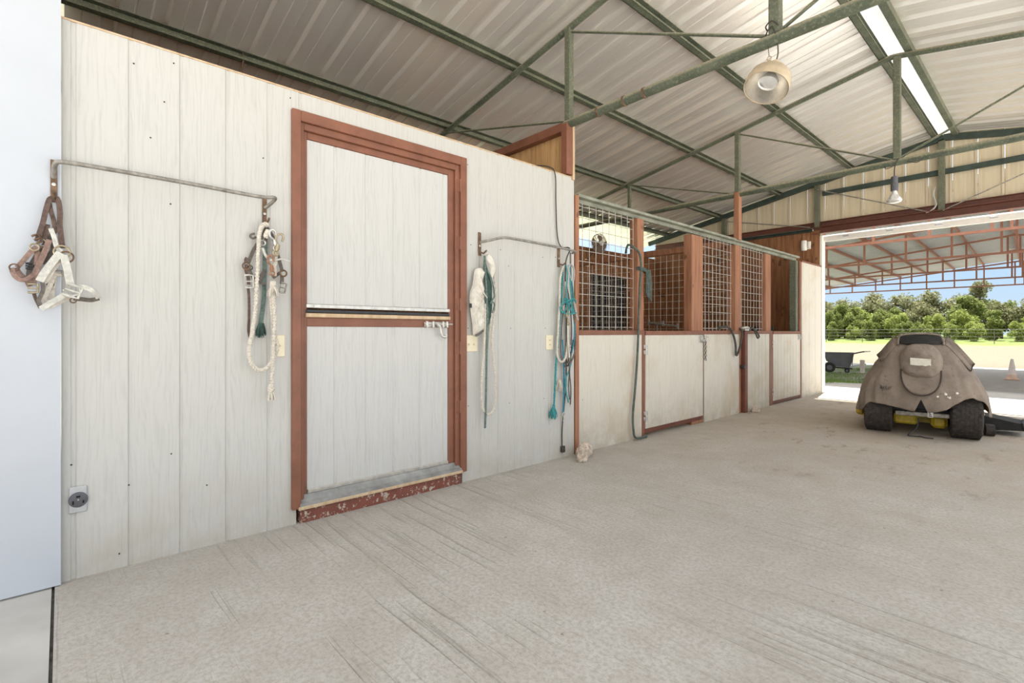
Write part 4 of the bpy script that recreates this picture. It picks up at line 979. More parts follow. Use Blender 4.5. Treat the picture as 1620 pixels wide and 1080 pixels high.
m = MB(); m.box(-3.348, -3.32, 7.55, 7.65, 2.36, 2.50, .004); tag(m.build('outlet_box', 'ivory'), 'ivory outlet box on the back wall below the fan', 'outlet')
m = MB(); m.tube([(-1.34, T2-.02, 1.22), (-.86, T2-.016, 1.165)], .016, 8); m.tube([(-1.34, T2-.02, 1.18), (-1.34, T2-.02, 1.27)], .022, 8); m.tube([(-1.1, T2-.018, 1.17), (-1.1, T2-.018, 1.25)], .022, 8); m.tube([(-.86, T2-.016, 1.13), (-.86, T2-.016, 1.21)], .022, 8); m.tube([(-1.2, T2-.013, 1.09), (-1.2, T2-.013, 1.21)], .012, 8)
tag(m.build('water_pipe', 'dullsteel', None, True), 'grey water pipe with fittings low inside the first stall', 'pipe')
t = thing('feed_tub', 'black rubber feed tub with wire handle hung inside the last stall', 'tub', (-.36, 8.3, 1.02))
m = MB().lathe([(.001, 0), (.15, 0), (.16, .02), (.185, .16), (.19, .17), (.178, .17), (.155, .03), (.001, .025)], (-.36, 8.35, 1.0), (0, 0, 1), 24, False); m.build('tub', 'black', t, True)
m = MB(); m.tube(smooth_path([(-.36, 8.53, 1.15), (-.36, 8.52, 1.26), (-.36, 8.45, 1.33), (-.36, 8.30, 1.33), (-.36, 8.20, 1.27), (-.36, 8.17, 1.15)], 6), .011, 8); m.build('handle', 'black', t, True)
m = MB(); m.box(-.47, -.11, 8.34, 8.38, .0, 1.0, .004); tag(m.build('tub_bracket', 'post'), 'brown timber bracket carrying the black feed tub in the last stall', 'bracket')
t = thing('security_light', 'white cylindrical sensor light on the plank wall beside the far opening', 'light', (-.22, YF-.05, 2.56))
m = MB().lathe([(.042, 0), (.05, .012), (.05, .165), (.04, .18)], (-.26, YF-.06, 2.555), (0, 0, 1), 20); m.build('lamp_head', 'pure', t, True)
m = MB(); m.box(-.245, -.165, YF-.03, YF+.0, 2.58, 2.72, .006); m.box(-.20, -.155, YF-.075, YF-.03, 2.60, 2.71, .008); m.build('sensor', 'pure', t)

# ------------------------------------------------------------------ hanging lamps
t = thing('pendant_lamp', 'large spun metal dome lamp hanging from the nearer truss', 'lamp', (1.69, T1, 2.6))
S = Vector((1.70, 3.31, 2.765)); AX = Vector((.13, .50, 1)).normalized()
m = MB(); m.lathe([(.030, -.045), (.040, -.060), (.085, -.085), (.112, -.120), (.122, -.165), (.126, -.205), (.130, -.207), (.130, -.203), (.1275, -.160), (.116, -.115), (.088, -.080), (.045, -.052)], S, AX, 48, False)
m.build('dome_shade', 'domeout', t, True)
m = MB(); m.lathe([(.020, -.060), (.040, -.0635), (.084, -.088), (.110, -.122), (.120, -.166), (.1245, -.204)], S, AX, 48, False); m.build('reflector', 'dome', t, True)
m = MB(); m.lathe([(.018, .0), (.026, -.006), (.027, -.045), (.034, -.055)], S, AX, 20); m.lathe([(.010, .012), (.018, .006), (.018, 0)], S, AX, 14); m.ring(S+Vector((-.035, -.01, .035)), .012, .0035, (0, 1, 0)); m.tube([S+Vector((-.03, -.008, .022)), S+Vector((-.01, 0, -.01))], .005, 6)
m.build('socket', 'domeout', t, True)
m = MB(); m.lathe([(.02, -.06), (.03, -.10), (.05, -.135), (.058, -.155), (.056, -.168), (.04, -.178), (.015, -.182), (.001, -.183)], S, AX, 28); m.build('bulb', 'bulb', t, True)
m = MB(); m.tube(smooth_path([S+AX*.012, (1.712, 3.315, 2.83), (1.715, 3.28, 2.90), (1.70, 3.255, 2.965), (1.665, 3.27, 2.955), (1.64, 3.30, 2.94)], 8), .0042, 6)
m.tube(smooth_path([(1.735, 3.255, 2.96), (1.70, 3.25, 3.0), (1.66, 3.26, 2.985), (1.655, 3.30, 2.975)], 6), .0042, 6); m.tube([S+Vector((-.035, -.01, .045)), (1.672, 3.26, 2.86)], .0022, 5); m.build('cable', 'cord', t, True)
t = thing('pendant_bulb', 'bare reflector bulb on a dark socket, hanging from the farther truss', 'lamp', (1.68, T2, 2.48))
m = MB(); m.lathe([(.022, .155), (.03, .15), (.031, .09), (.028, .08), (.034, .075), (.034, .0)], (1.68, T2-.01, 2.60), (0, 0, 1), 18); m.build('socket', 'greyplastic', t, True)
m = MB(); m.lathe([(.022, 0), (.025, -.02), (.045, -.06), (.068, -.095), (.072, -.108), (.06, -.125), (.03, -.135), (.001, -.137)], (1.68, T2-.01, 2.60), (0, 0, 1), 24); m.build('bulb', 'bulb', t, True)
m = MB(); m.tube(smooth_path([(1.68, T2-.01, 2.75), (1.682, T2-.02, 2.83), (1.70, T2-.05, 2.88), (1.72, T2-.045, 2.93)], 6), .006, 6); m.tube(smooth_path([(1.69, T2-.05, 2.86), (1.62, T2-.06, 2.84), (1.60, T2-.05, 2.88)], 6), .004, 6); m.tube(smooth_path([(1.80, T2-.05, 2.88), (1.88, T2-.06, 2.845), (1.93, T2-.05, 2.88)], 6), .004, 6); m.build('cable', 'cord', t, True)
m = MB(); m.tube(smooth_path([(1.56, YF-.03, 3.30), (1.54, YF-.04, 3.2), (1.575, YF-.05, 3.05), (1.53, YF-.06, 2.97), (1.46, YF-.06, 2.94)], 6), .007, 6); m.tube(smooth_path([(1.57, YF-.03, 3.32), (1.55, YF-.045, 3.2), (1.585, YF-.06, 3.05), (1.55, YF-.065, 2.97)], 6), .006, 6)
tag(m.build('wall_cable', 'cream', None, True), 'pale cable running down the middle post of the end wall', 'cable')

# ------------------------------------------------------------------ ride-on mower and its cover
MAT['binding'] = simple('dark_binding_tape', (.07, .052, .042), .9, 0, .2, 40, .2)
MO = Vector((1.875, 6.79, 0)); MU = Vector((.985, .17, 0)).normalized(); MV = Vector((-.17, .985, 0)).normalized()
def ml(a, b, z): return MO+MU*a+MV*b+Vector((0, 0, z))
def mbox(m, a0, a1, b0, b1, z0, z1, ch=.01):
    k = MB().box(a0, a1, b0, b1, z0, z1, ch); m.add([ml(*v) for v in k.v], k.f); return m
t = thing('riding_mower', 'yellow-decked ride-on mower with fat rear tyres, parked under a canvas cover', 'mower', MO)
def wheel(a, b, R, w, mat='tyre', treads=True):
    m = MB(); c = ml(a, b, R)
    m.lathe([(R*.50, -w*.40), (R*.56, -w*.47), (R*.80, -w*.5), (R*.93, -w*.47), (R*.985, -w*.40), (R*.99, 0), (R*.985, w*.40), (R*.93, w*.47), (R*.80, w*.5), (R*.56, w*.47), (R*.50, w*.40)], c, MU, 48, False)
    if treads:
        n = 34
        for i in range(n):
            for j in range(7):
                an = 2*PI*(i+.5*(j % 2))/n; h = (j-3)*w*.128
                d = MV*math.cos(an)+Vector((0, 0, 1))*math.sin(an); tg = MV*-math.sin(an)+Vector((0, 0, 1))*math.cos(an)
                vs = []
                for (r, q) in ((R*.975, 1), (R*1.0, .86)):
                    for (sa, sb) in ((-1, -1), (1, -1), (1, 1), (-1, 1)): vs.append(c+MU*(h+sa*w*.054*q)+tg*(sb*R*.068*q)+d*r)
                m.add(vs, [(3, 2, 1, 0), (4, 5, 6, 7), (0, 1, 5, 4), (1, 2, 6, 5), (2, 3, 7, 6), (3, 0, 4, 7)])
    wh = m.build('wheel', mat, t)
    k = MB().lathe([(.001, -w*.12), (R*.30, -w*.12), (R*.46, -w*.38), (R*.52, -w*.42), (R*.52, w*.42), (R*.46, w*.38), (R*.30, w*.12), (.001, w*.12)], c, MU, 28, False); k.build('rim', 'pure', wh, True)
    return wh
wheel(-.355, 0, .25, .25); wheel(.355, 0, .25, .25)
wheel(-.34, 1.22, .19, .16, 'tyre', False); wheel(.34, 1.22, .19, .16, 'tyre', False)
m = MB(); m.tube([ml(.53, .30, .062), ml(.60, .31, .062)], .062, 16); m.build('gauge_wheel', 'tyre', t, True)
m = MB(); mbox(m, -.20, .22, -.10, 1.3, .27, .42); mbox(m, -.18, .18, .6, 1.35, .40, .72, .04); m.build('body', 'dark', t)
m = MB(); mbox(m, -.21, .23, -.17, -.13, .205, .250, .006); m.build('hitch_plate', 'dullsteel', t)
m = MB(); mbox(m, .055, .10, -.185, -.178, .205, .30, .003); tg_ = m.build('tag', 'pure', t)
m = MB()
for k in range(5): mbox(m, .062+.004*(k % 2), .092-.006*(k % 3), -.1865, -.1852, .215+.016*k, .224+.016*k, 0)
m.build('print', 'ink', tg_)
m = MB(); m.tube([ml(-.45, 0, .25), ml(.45, 0, .25)], .03, 12); m.build('axle', 'dark', t, True)
m = MB(); pl = []
for k in range(28):
    a = 2*PI*k/28; pl.append((.56*math.copysign(abs(math.cos(a))**.7, math.cos(a)), .62+.34*math.copysign(abs(math.sin(a))**.7, math.sin(a))))
m.add([ml(a, b, .085) for a, b in pl]+[ml(a, b, .19) for a, b in pl]+[ml(a*.9, .62+(b-.62)*.9, .215) for a, b in pl], [(i, (i+1) % 28, 28+(i+1) % 28, 28+i) for i in range(28)]+[(28+i, 28+(i+1) % 28, 56+(i+1) % 28, 56+i) for i in range(28)]+[tuple(range(56, 84))])
mbox(m, -.225, -.02, .05, .30, .085, .205, .02); mbox(m, .09, .225, .02, .30, .07, .20, .03); mbox(m, -.58, -.50, .24, .5, .12, .24, .02)
m.build('cutting_deck', 'yellow', t)
m = MB(); r0 = [ml(.50, .42, .045), ml(.50, .80, .045), ml(.50, .80, .20), ml(.50, .42, .20)]; r1 = [ml(.84, .40, .065), ml(.90, .80, .065), ml(.88, .80, .13), ml(.82, .40, .135)]
vs = r0+r1; m.add(vs, [(0, 1, 5, 4), (1, 2, 6, 5), (2, 3, 7, 6), (3, 0, 4, 7), (4, 5, 6, 7), (0, 3, 2, 1)]); m.tube([r1[3], r1[2]], .012, 8); m.tube([r1[0], r1[3]], .010, 8)
m.build('discharge_chute', 'black', t)
m = MB()
sp_ = []
for z, b, wv in ((.80, -.055, .19), (.90, -.085, .195), (.99, -.10, .185), (1.035, -.09, .165), (1.055, -.05, .13)):
    sp_.append([ml(a, b2, z) for a, b2 in ((-wv, b), (-wv*.6, b-.02), (0, b-.028), (wv*.6, b-.02), (wv, b), (wv*.9, b+.10), (0, b+.12), (-wv*.9, b+.10))])
vs = [q for r in sp_ for q in r]; m.add(vs, [(i*8+j, i*8+(j+1) % 8, (i+1)*8+(j+1) % 8, (i+1)*8+j) for i in range(4) for j in range(8)]+[tuple(range(32, 40))]); m.build('seat_back', 'black', t, True)
m = MB(); m.tube(smooth_path([ml(-.02, -.18, .19), ml(-.03, -.20, .09), ml(-.10, -.22, .012), ml(-.06, -.25, .008), ml(0, -.24, .01), ml(.03, -.27, .008), ml(.10, -.28, .008)], 6), .006, 6); m.build('drawstring', 'dark', t, True)

EX = 2.6
LV = [(.20, .555, .36, 1.36), (.30, .550, .355, 1.35), (.44, .53, .335, 1.33), (.54, .495, .31, 1.29), (.62, .455, .28, 1.24), (.70, .405, .25, 1.12), (.78, .350, .21, .86), (.87, .295, .165, .52), (.95, .245, .125, .32), (1.0, .215, .10, .24), (1.04, .19, .07, .20), (1.062, .165, .03, .17)]
def lv(z):
    for (p, q) in zip(LV, LV[1:]):
        if z <= q[0]:
            k = (z-p[0])/(q[0]-p[0]); return [p[i]+(q[i]-p[i])*k for i in (1, 2, 3)]
    return list(LV[-1][1:])
def rear_b(a, z):
    w, r, f = lv(z); return -r*max(0, 1-min(1, abs(a)/w)**EX)**(1/EX)
def hem(a, b):
    if b > .12: return .24+.02*math.sin(a*9+b*7)
    P = [(-.60, .215), (-.52, .225), (-.43, .335), (-.25, .315), (-.06, .275), (-.015, .29), (.0, .40), (.015, .285), (.10, .275), (.2, .315), (.31, .40), (.40, .44), (.48, .40), (.53, .25), (.60, .225)]
    for (p, q) in zip(P, P[1:]):
        if a <= q[0]: return p[1]+(q[1]-p[1])*max(0, (a-p[0])/(q[0]-p[0]))
    return .225
cv = thing('mower_cover', 'dirty tan canvas cover shaped like a jacket, draped over the mower', 'cover', MO+Vector((0, 0, .25)))
m = MB(); NA = 144; NZ = 40; vs = []
for j in range(NZ+1):
    for i in range(NA):
        an = 2*PI*i/NA-PI/2
        ca, sa = math.cos(an), math.sin(an)
        # hem height found from the direction at the bottom
        w0, rr0, f0 = lv(.25); a0 = w0*math.copysign(abs(ca)**(2/EX), ca); b0 = (rr0 if sa < 0 else f0)*math.copysign(abs(sa)**(2/EX), sa)
        h = hem(a0, b0); z = h+(1.062-h)*(j/NZ)
        w, r, f = lv(z); a = w*math.copysign(abs(ca)**(2/EX), ca); b = (r if sa < 0 else f)*math.copysign(abs(sa)**(2/EX), sa)
        k = 1-j/NZ
        n1 = noise.noise(Vector((a*5, b*5, z*3.2)))*.022+noise.noise(Vector((a*14, b*14, z*5+7)))*.008
        pl_ = .012*math.sin(an*22+3*noise.noise(Vector((a*3, z*3, 1))))*max(0, k-.35)
        s_ = 1+(n1+pl_)/max(.2, w)
        vs.append(ml(a*s_, b*s_, z+n1*.3))
fs = [(j*NA+i, j*NA+(i+1) % NA, (j+1)*NA+(i+1) % NA, (j+1)*NA+i) for j in range(NZ) for i in range(NA)]
m.add(vs, fs)
# shallow crown closing over the top of the seat, open towards the rear
top = [vs[NZ*NA+i] for i in range(NA)]; cen = sum(top, Vector())/NA+Vector((0, 0, .012))
m.add(top+[cen], [(i, (i+1) % NA, NA) for i in range(NA)])
body = m.build('drape', 'cover', cv, True); md = body.modifiers.new('thick', 'SOLIDIFY'); md.thickness = .004
# dark collar opening at the top of the back
m = MB(); q = []
for (z, w) in ((.955, .165), (.985, .178), (1.015, .175), (1.04, .160), (1.052, .135)):
    q.append([ml(a*w, rear_b(a*w, z)-.018-.004*(1-a*a), z) for a in (-1, -.7, -.35, 0, .35, .7, 1)])
vs = [p for r in q for p in r]; m.add(vs, [(i*7+j, i*7+j+1, (i+1)*7+j+1, (i+1)*7+j) for i in range(4) for j in range(6)])
o = m.build('collar_lining', 'black', cv, True); md = o.modifiers.new('thick', 'SOLIDIFY'); md.thickness = .006
m = MB(); m.tube(smooth_path([ml(-.185, rear_b(-.18, .95)-.01, .95), ml(-.18, rear_b(-.175, 1.0)-.02, 1.0), ml(-.14, rear_b(-.14, 1.045)-.022, 1.052), ml(0, rear_b(0, 1.05)-.024, 1.066), ml(.14, rear_b(.14, 1.045)-.022, 1.052), ml(.18, rear_b(.175, 1.0)-.02, 1.0), ml(.185, rear_b(.18, .95)-.01, .95)], 8), .011, 8); m.build('collar_piping', 'cover', cv, True)
# cap-like pouch with a rounded flap below
m = MB(); NU, NVv = 48, 22; vs = []
for j in range(NVv+1):
    ph = -PI/2+PI*j/NVv
    for i in range(NU):
        th_ = 2*PI*i/NU
        cx = math.copysign(abs(math.cos(th_))**.75, math.cos(th_))*abs(math.cos(ph))**.6; cy = math.sin(th_)*abs(math.cos(ph))**.6; cz = math.copysign(abs(math.sin(ph))**.8, math.sin(ph))
        wd = .178 if cz < .1 else .178-.045*(cz-.1)
        a = cx*wd; z = .795+cz*.180-.015*math.cos(a*9)
        nn = noise.noise(Vector((a*9, z*11, cy)))*.035+.016*noise.noise(Vector((a*4, z*38, 2)))+.012*noise.noise(Vector((a*34, z*8, 5)))
        vs.append(ml(a, -.195-.25*(.785-z)+cy*(.112+.030*max(0, -cz)*(1 if cz < 0 else 0)+.018*math.exp(-((cz+.45)/.25)**2)-.020*math.exp(-((cz+.05)/.12)**2)+nn), z))
m.add(vs, [(j*NU+i, j*NU+(i+1) % NU, (j+1)*NU+(i+1) % NU, (j+1)*NU+i) for j in range(NVv) for i in range(NU)])
m.build('pouch', 'cover', cv, True)
m = MB(); vs = []; NR, NK = 8, 25
for r in range(NR+1):
    for k in range(NK):
        an = PI*k/(NK-1); f = r/NR
        a = -.160*math.cos(an)*(.72+.28*f*(2-f))
        z = .70-f*(.265*math.sin(an)**.8)+.010*math.cos(a*14)
        vs.append(ml(a, rear_b(a, max(.3, z))-.030-.022*f*math.sin(an), z))
m.add(vs, [(r*NK+k, r*NK+k+1, (r+1)*NK+k+1, (r+1)*NK+k) for r in range(NR) for k in range(NK-1)])
m.add([vs[0]]+[ml(-.15*.35*math.cos(PI*k/(NK-1)), -.30, .63) for k in range(NK)], [])
o = m.build('flap', 'cover', cv, True); md = o.modifiers.new('thick', 'SOLIDIFY'); md.thickness = .014
m = MB(); edge = [vs[NR*NK+k] for k in range(NK)]; m.tube([e-MV*.004 for e in edge], .0065, 6); m.build('flap_binding', 'binding', cv, True)
m = MB(); q = []
for z in (.815, .79, .765, .742):
    q.append([ml(a, -.195-.25*(.785-z)-.110-.012, z-.06*a) for a in (-.085, -.045, 0, .045, .08)])
vs = [p for r in q for p in r]; m.add(vs, [(i*5+j, i*5+j+1, (i+1)*5+j+1, (i+1)*5+j) for i in range(3) for j in range(4)])
o = m.build('label_patch', 'patch', cv); md = o.modifiers.new('thick', 'SOLIDIFY'); md.thickness = .006
for s, pts in ((-1, [(-.20, 1.0), (-.25, .93), (-.31, .84), (-.345, .80)]), (1, [(.20, 1.0), (.27, .92), (.34, .82), (.40, .73)])):
    m = MB(); vs = []
    for (a, z) in pts:
        for d in (-.035, 0, .035):
            aa = a+d*.5*s; zz = z+d; vs.append(ml(aa*1.01+s*.006, rear_b(aa, zz)-.006, zz))
    m.add(vs, [(i*3+j, i*3+j+1, (i+1)*3+j+1, (i+1)*3+j) for i in range(3) for j in range(2)])
    o = m.build('shoulder_flap', 'cover', cv, True); md = o.modifiers.new('thick', 'SOLIDIFY'); md.thickness = .008
    a, z = pts[-1]; m = MB(); m.tube([vs[9]-MV*.004, vs[10]-MV*.006, vs[11]-MV*.004], .005, 6); m.build('flap_edge', 'binding', cv, True)
# black marker scribble and bird spots on the back of the cover
m = MB()
def stroke(pts):
    m.tube([ml((x-1457)*.0052, rear_b((x-1457)*.0052, z_)-.022, z_) for x, z_ in [(1380+a/10.125, 1.083-((590+b/10.125)-525)*.00665) for a, b in pts]], .0022, 5)
for s in ([(130, 195), (138, 230), (125, 248)], [(150, 195), (152, 240), (140, 255)], [(172, 215), (160, 225), (158, 250), (170, 255), (185, 220), (172, 250), (165, 290)], [(200, 210), (192, 245), (196, 262)], [(232, 200), (222, 240), (236, 262), (246, 232)], [(262, 225), (278, 215), (282, 232), (262, 255), (285, 252)], [(300, 205), (310, 215), (298, 240)]): stroke(s)
m.build('marker_writing', 'ink', cv)
m = MB()
for (x, y, r) in ((1030, 320, .010), (1150, 280, .012), (1180, 320, .006), (1208, 332, .010), (1315, 258, .012), (1140, 262, .005), (1215, 312, .004)):
    a = (1380+x/10.125-1457)*.0052; z = 1.083-((590+y/10.125)-525)*.00665
    m.lathe([(r, 0), (r*.8, .003)], ml(a, rear_b(a, z)-.020, z), -MV, 9)
m.build('bird_spots', 'pure', cv)

# ------------------------------------------------------------------ yard beyond: cart, cone, board
def gxy(x, y): return gz(x, y)
cx, cy = -2.96, 22.4; cz = -.475; CU = Vector((.968, .25, 0)); CVv = Vector((-.25, .968, 0))
def cl(a, b, z): return Vector((cx, cy, cz))+CU*a+CVv*b+Vector((0, 0, z))
t = thing('dump_cart', 'dark grey plastic dump cart standing beyond the far opening', 'cart', (cx, cy, cz))
m = MB(); L0 = [(-.46, .76, .30), (-.44, .66, .285), (-.40, .45, .26), (-.27, .33, .24), (-.05, .22, .22)]
prof = [(-.50, .74), (-.47, .60), (-.42, .44), (-.28, .34), (-.10, .24), (.33, .20), (.42, .45), (.47, .74)]
n = len(prof); vs = []
for (s, k) in ((-1, 1), (1, 1), (1, .93), (-1, .93)):
    for (a, z) in prof: vs.append(cl(a*k, s*(.24+.09*(z-.2))*k, z+(0 if k == 1 else .02)))
fs = [(i, i+1, n+i+1, n+i) for i in range(n-1)]+[(3*n+i, 2*n+i, 2*n+i+1, 3*n+i+1) for i in range(n-1)]+[tuple(range(n)), tuple(range(n, 2*n))[::-1], tuple(range(2*n, 3*n)), tuple(range(3*n, 4*n))[::-1]]
m.add(vs, fs)
for s in (-1, 1): m.tube([cl(-.51, s*.29, .745), cl(.48, s*.29, .745)], .02, 8)
m.tube([cl(-.51, -.29, .745), cl(-.51, .29, .745)], .02, 8); m.tube([cl(.48, -.29, .745), cl(.48, .29, .745)], .02, 8)
for a in (.33, .41): m.box(0, 0, 0, 0, 0, 0) if False else m.bar(cl(a, -.285, .30), cl(a+.03, -.30, .72), .025, .03, CVv)
m.build('tub', 'cartgrey', t)
for (a, b, R) in ((-.31, -.31, .19), (-.31, .31, .19), (.25, -.22, .085), (.25, .22, .085)):
    m = MB(); m.lathe([(R*.55, -.03), (R*.9, -.035), (R, -.02), (R, .02), (R*.9, .035), (R*.55, .03)], cl(a, b, R), CVv, 24); wv = m.build('wheel', 'black', t, True)
    MB().lathe([(.001, -.036), (R*.5, -.034), (R*.5, .034), (.001, .036)], cl(a, b, R), CVv, 16, False).build('rim', 'cartgrey', wv, True)
m = MB(); m.bar(cl(-.31, -.30, .19), cl(-.31, .30, .19), .03); m.bar(cl(-.31, 0, .2), cl(.42, 0, .15), .05); m.bar(cl(.25, -.2, .1), cl(.25, .2, .1), .03); m.build('frame', 'dark', t)
m = MB(); m.tube([cl(.42, -.2, .72), cl(.72, -.14, .80), cl(.85, -.12, .82)], .018, 8); m.tube([cl(.42, .2, .72), cl(.72, .14, .80), cl(.85, .12, .82)], .018, 8); h = m.build('handle', 'dark', t, True)
m = MB(); m.tube([cl(.80, -.14, .815), cl(.98, -.11, .835)], .022, 8); m.tube([cl(.85, .12, .82), cl(.85, -.12, .82)], .018, 8); m.build('grip', 'pure', h, True)
wx, wy = -2.30, 22.75
m = MB(); m.box(wx-.06, wx+.09, wy-.03, wy+.03, gz(wx, wy)-.02, gz(wx, wy)+.50, .01)
tag(m.build('marker_board', 'conewhite'), 'short whitish board standing upright beside the grey dump cart', 'board')
kx, ky = 1.72, 23.6; kz = gz(kx, ky)+.01
t = thing('traffic_cone', 'faded white and orange traffic cone on the dirt beyond the mower', 'cone', (kx, ky, kz))
m = MB(); m.box(kx-.19, kx+.19, ky-.19, ky+.19, kz, kz+.035, .01); m.build('base', 'coneorange', t)
m = MB().lathe([(.14, .035), (.118, .17)], (kx, ky, kz), (0, 0, 1), 24); m.build('lower_band', 'coneorange', t, True)
m = MB().lathe([(.118, .17), (.035, .68), (.028, .69), (.001, .69)], (kx, ky, kz), (0, 0, 1), 24); m.build('shell', 'conewhite', t, True)

# ------------------------------------------------------------------ red steel arena canopy
AO = Vector((2.06, 14.0, 0)); AV = Vector((-.0279, .9996, 0)); AUv = Vector((.9996, .0279, 0))
def al(a, b, z): return AO+AUv*a+AV*b+Vector((0, 0, z))
def za(a): return 4.15-.104*abs(a)
HW = 7.6
t = thing('arena_canopy', 'long open arena roof on red steel trusses beyond the far opening', 'canopy', (AO.x, AO.y, -.5))
for k in range(5):
    b = 4.2*k
    tr = MB(); tr.bar(al(-HW, b, 3.14), al(HW, b, 3.14), .055, .055); tr = tr.build('truss', 'red', t)
    for s in (-1, 1):
        m = MB(); m.bar(al(0, b, za(0)), al(s*HW, b, za(HW)), .06, .06); m.build('top_chord', 'red', tr)
    for i in range(-7, 8):
        for a in ((-.14, .14) if i == 0 else (i+(.12 if i > 0 else -.12),)):
            m = MB(); m.bar(al(a, b, 3.16), al(a, b, za(a)), .05, .05, (0, 1, 0)); m.build('web_post', 'red', tr)
    for s in (-1, 1):
        x_ = al(s*HW, b, 0); m = MB(); m.bar((x_.x, x_.y, gz(x_.x, x_.y)-.05), (x_.x, x_.y, za(HW)), .12, .12, (0, 1, 0)); m.build('column', 'red', t)
for i in range(-7, 8):
    m = MB(); a = i+(.14 if i > 0 else -.14 if i < 0 else 0); m.bar(al(a, -.3, za(a)+.075), al(a, 17.1, za(a)+.075), .05, .09); m.build('purlin', 'red', t)
def arena_prof():
    p = [(-.4, 0)]; y = -.38
    while y < 16.9: p += [(y, 0), (y+.02, .02), (y+.06, .02), (y+.08, 0)]; y += .305
    p.append((17.2, 0)); return p
AP = arena_prof()
for s in (-1, 1):
    m = MB(); m.sheet(AP, 0, s*8.0, lambda q, a: al(a, q[0], za(a)+.125+q[1])); o = m.build('roof_sheet', 'arenaroof', t); md = o.modifiers.new('thick', 'SOLIDIFY'); md.thickness = .003
for b in (2.0, 6.2, 10.4, 14.6):
    pass

# ------------------------------------------------------------------ fence, trees, grass
t = thing('wire_fence', 'low wire and steel post fence across the paddock before the trees', 'fence', (-10, 60, gz(-10, 60)))
for k in range(26):
    x = -46+3.2*k; z = gz(x, 60); m = MB(); m.box(x-.025, x+.025, 59.975, 60.025, z-.05, z+1.28); m.build('post', 'fencewire', t)
for h in (.3, .62, .94, 1.24):
    m = MB(); m.tube([(-46+3.2*k, 60-.03, gz(-46+3.2*k, 60)+h) for k in range(26)],   .011 if h < 1.2 else .017, 5); m.build('wire', 'fencewire', t)
sx, sy = -9.2, 40.5; m = MB(); m.box(sx-.09, sx+.09, sy-.09, sy+.09, gz(sx, sy)-.05, gz(sx, sy)+.55, .01); tag(m.build('stump_post', 'bark'), 'short lone post standing in the pale paddock', 'post')

def crown_mesh(seed, w, h, n, leaf, airy=False):
    R = random.Random(seed); m = MB(); blobs = []
    for i in range(22 if not airy else 11):
        an = R.uniform(0, 2*PI); rr = w*(R.random()**.6)*.62; zz = (R.uniform(.04, .88) if not airy else R.uniform(.55, .93))*h
        sh = 1-.55*abs(zz/h-.45)
        blobs.append((rr*math.cos(an)*sh, rr*math.sin(an)*sh, zz, R.uniform(.20, .34)*w*(.75 if airy else 1)))
    for i in range(n):
        b = blobs[R.randrange(len(blobs))]; d = Vector((R.gauss(0, 1), R.gauss(0, 1), R.gauss(0, 1))).normalized()
        p = Vector(b[:3])+d*(b[3]*R.random()**.35)
        if p.z < .05: p.z = R.uniform(.02, .4)
        u = Vector((R.gauss(0, 1), R.gauss(0, 1), R.gauss(0, 1))).normalized(); v = (d+Vector((R.gauss(0, .6), R.gauss(0, .6), R.gauss(0, .6)))).cross(u)
        if v.length < .1: continue
        v.normalize(); s = leaf*R.uniform(.6, 1.3)
        m.add([p-u*s, p+v*s*.55, p+u*s, p-v*s*.55], [(0, 1, 2, 3)])
    return m, blobs
def tree_proto(name, seed, w, h, n, leaf, mat, label, airy=False, group='trees behind the fence'):
    m, bl = crown_mesh(seed, w, h, n, leaf, airy); t = thing(name, label, 'tree', (0, 0, 0), group)
    m.build('crown', mat, t)
    k = MB(); k.tube([(0, 0, -.2), (.05, .02, h*.25), (0, -.05, h*.55)], [.16, .12, .07], 8)
    for b in bl[:7]: k.tube([(0, 0, h*.22), (b[0]*.5, b[1]*.5, (h*.22+b[2])*.52), (b[0], b[1], b[2])], [.08, .05, .02], 5)
    k.build('trunk', 'bark', t); return t
LT = {'A': 'dense bushy green cedar in the tree line behind the fence', 'B': 'grey-green rounded oak in the tree line behind the fence', 'C': 'bright light green bushy tree in the tree line behind the fence'}
protos = [tree_proto('cedar_tree', 1, 2.3, 4.3, 4600, .145, 'leafA', LT['A']), tree_proto('oak_tree', 2, 2.8, 4.6, 4600, .14, 'leafB', LT['B']), tree_proto('bushy_tree', 3, 2.2, 3.9, 4600, .145, 'leafC', LT['C']),
          tree_proto('cedar_tree', 4, 2.0, 4.7, 4400, .14, 'leafA', LT['A']), tree_proto('oak_tree', 5, 3.0, 4.4, 4600, .14, 'leafB', LT['B'])]
RT = random.Random(11); used = [False]*5; spots = []
for row, (yy, st, sc) in enumerate(((64.3, 1.9, .46), (67, 2.4, .74), (71, 2.7, .98), (76, 3.0, 1.14))):
    x = -40
    while x < 16: spots.append((x+RT.uniform(-.7, .7), yy+RT.uniform(-1.6, 1.6), sc*RT.uniform(.84, 1.10), RT.choice((0, 2, 2, 3, 0) if row < 2 else (0, 1, 2, 3, 4) if row == 2 else (1, 4, 1, 3, 0)))); x += st*RT.uniform(.8, 1.2)
for (x, y, s, k) in spots:
    p = protos[k]; loc = (x, y, gz(x, y)); rz = RT.uniform(0, 6.28)
    if not used[k]: used[k] = True; p.location = loc; p.rotation_euler = (0, 0, rz); p.scale = (s, s, s)
    else:
        c = copy_tree(p, (0, 0, 0), None, rz, (s, s, s*RT.uniform(.95, 1.05))); c.location = loc
big = tree_proto('oak_tree', 21, 3.1, 6.2, 2600, .15, 'leafB', 'taller open-crowned oak rising above the tree line behind the mower', True)
del big['group']; big.location = (-3.6, 78, gz(-3.6, 78)); big.rotation_euler = (0, 0, .6)
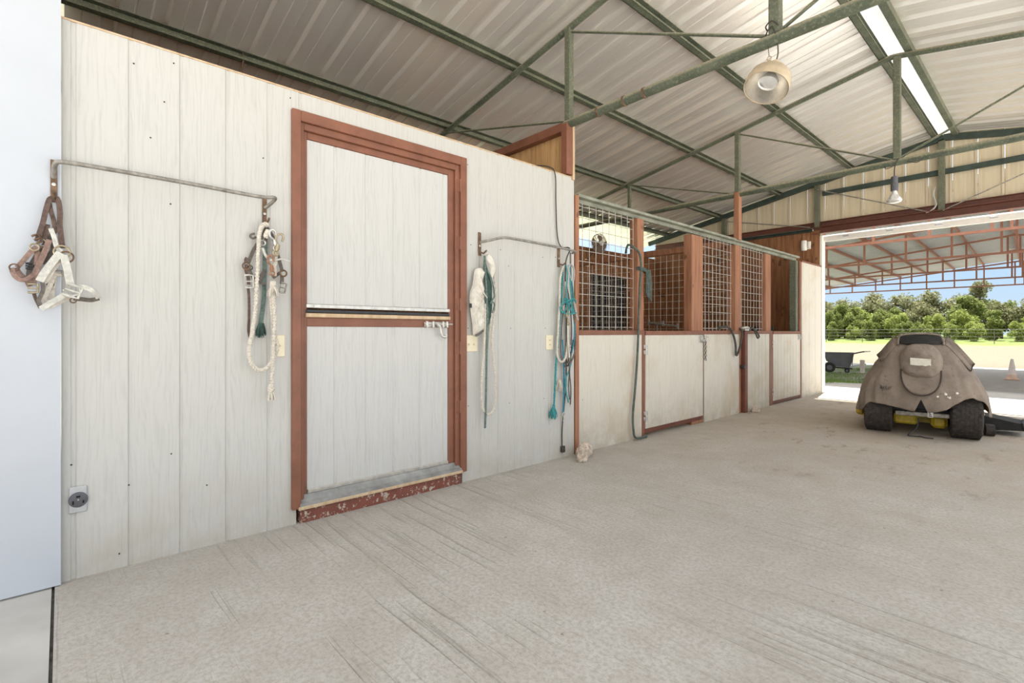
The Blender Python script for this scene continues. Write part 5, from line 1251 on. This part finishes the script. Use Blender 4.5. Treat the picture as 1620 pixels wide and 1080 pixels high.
# grass tufts beside the cart
m = MB(); RG = random.Random(5)
for i in range(9000):
    x = -1.0-7.0*RG.random()**1.2; y = RG.uniform(13.2, 25.5)
    if noise.noise(Vector((x*.6, y*.45, 0))) < -.12+.1*max(0, (x+2.2)): continue
    z = gz(x, y); h = RG.uniform(.03, .10); a = RG.uniform(0, PI); dx, dy = .012*math.cos(a), .012*math.sin(a); lx, ly = RG.gauss(0, .03), RG.gauss(0, .03)
    m.add([(x-dx, y-dy, z-.01), (x+dx, y+dy, z-.01), (x+lx, y+ly, z+h)], [(0, 1, 2)])
tag(m.build('grass', 'blade'), 'patchy green grass round the grey dump cart', 'grass', kind='stuff')

# ------------------------------------------------------------------ camera, sun, sky
TH = math.atan(875/790)
cam = bpy.data.cameras.new('camera'); co = bpy.data.objects.new('camera', cam); COL.objects.link(co)
cam.sensor_width = 36; cam.lens = 36*790/1620; cam.shift_y = -15/1620; cam.clip_start = .02; cam.clip_end = 500
co.location = (2.91, 0, 1.083); co.rotation_euler = (PI/2, 0, TH); scene.camera = co
sl = bpy.data.lights.new('sun', 'SUN'); sl.energy = 5.3; sl.angle = math.radians(.6); sl.color = (1, .97, .92)
so = bpy.data.objects.new('sun', sl); COL.objects.link(so)
so.rotation_euler = Vector((-.25, 1.45, 4.1)).to_track_quat('Z', 'Y').to_euler()
w = bpy.data.worlds.new('sky'); scene.world = w; w.use_nodes = True; nt = w.node_tree; bg = nt.nodes['Background']
tc = N(nt, 'ShaderNodeTexCoord'); sp = N(nt, 'ShaderNodeSeparateXYZ'); L(nt, tc.outputs['Generated'], sp.inputs[0])
up = ramp(nt, sp.outputs['Z'], [(.0, (.24, .29, .34)), (.10, (.185, .265, .355)), (.4, (.55, .62, .72)), (1.0, (1.1, 1.12, 1.18))])
mr = N(nt, 'ShaderNodeMapRange'); mr.inputs[1].default_value = .35; mr.inputs[2].default_value = -.45; L(nt, sp.outputs['Y'], mr.inputs[0])
cl_ = mix(nt, mr.outputs[0], up, (.58, .58, .58))      # whiter sky behind the camera, added as fill light
L(nt, cl_, bg.inputs['Color']); bg.inputs['Strength'].default_value = 1.0
vs_ = scene.view_settings; vs_.view_transform = 'Standard'; vs_.look = 'None'; vs_.exposure = 1.5; vs_.gamma = 1; vs_.use_curve_mapping = False
scene.cycles.max_bounces = 12; scene.cycles.diffuse_bounces = 8
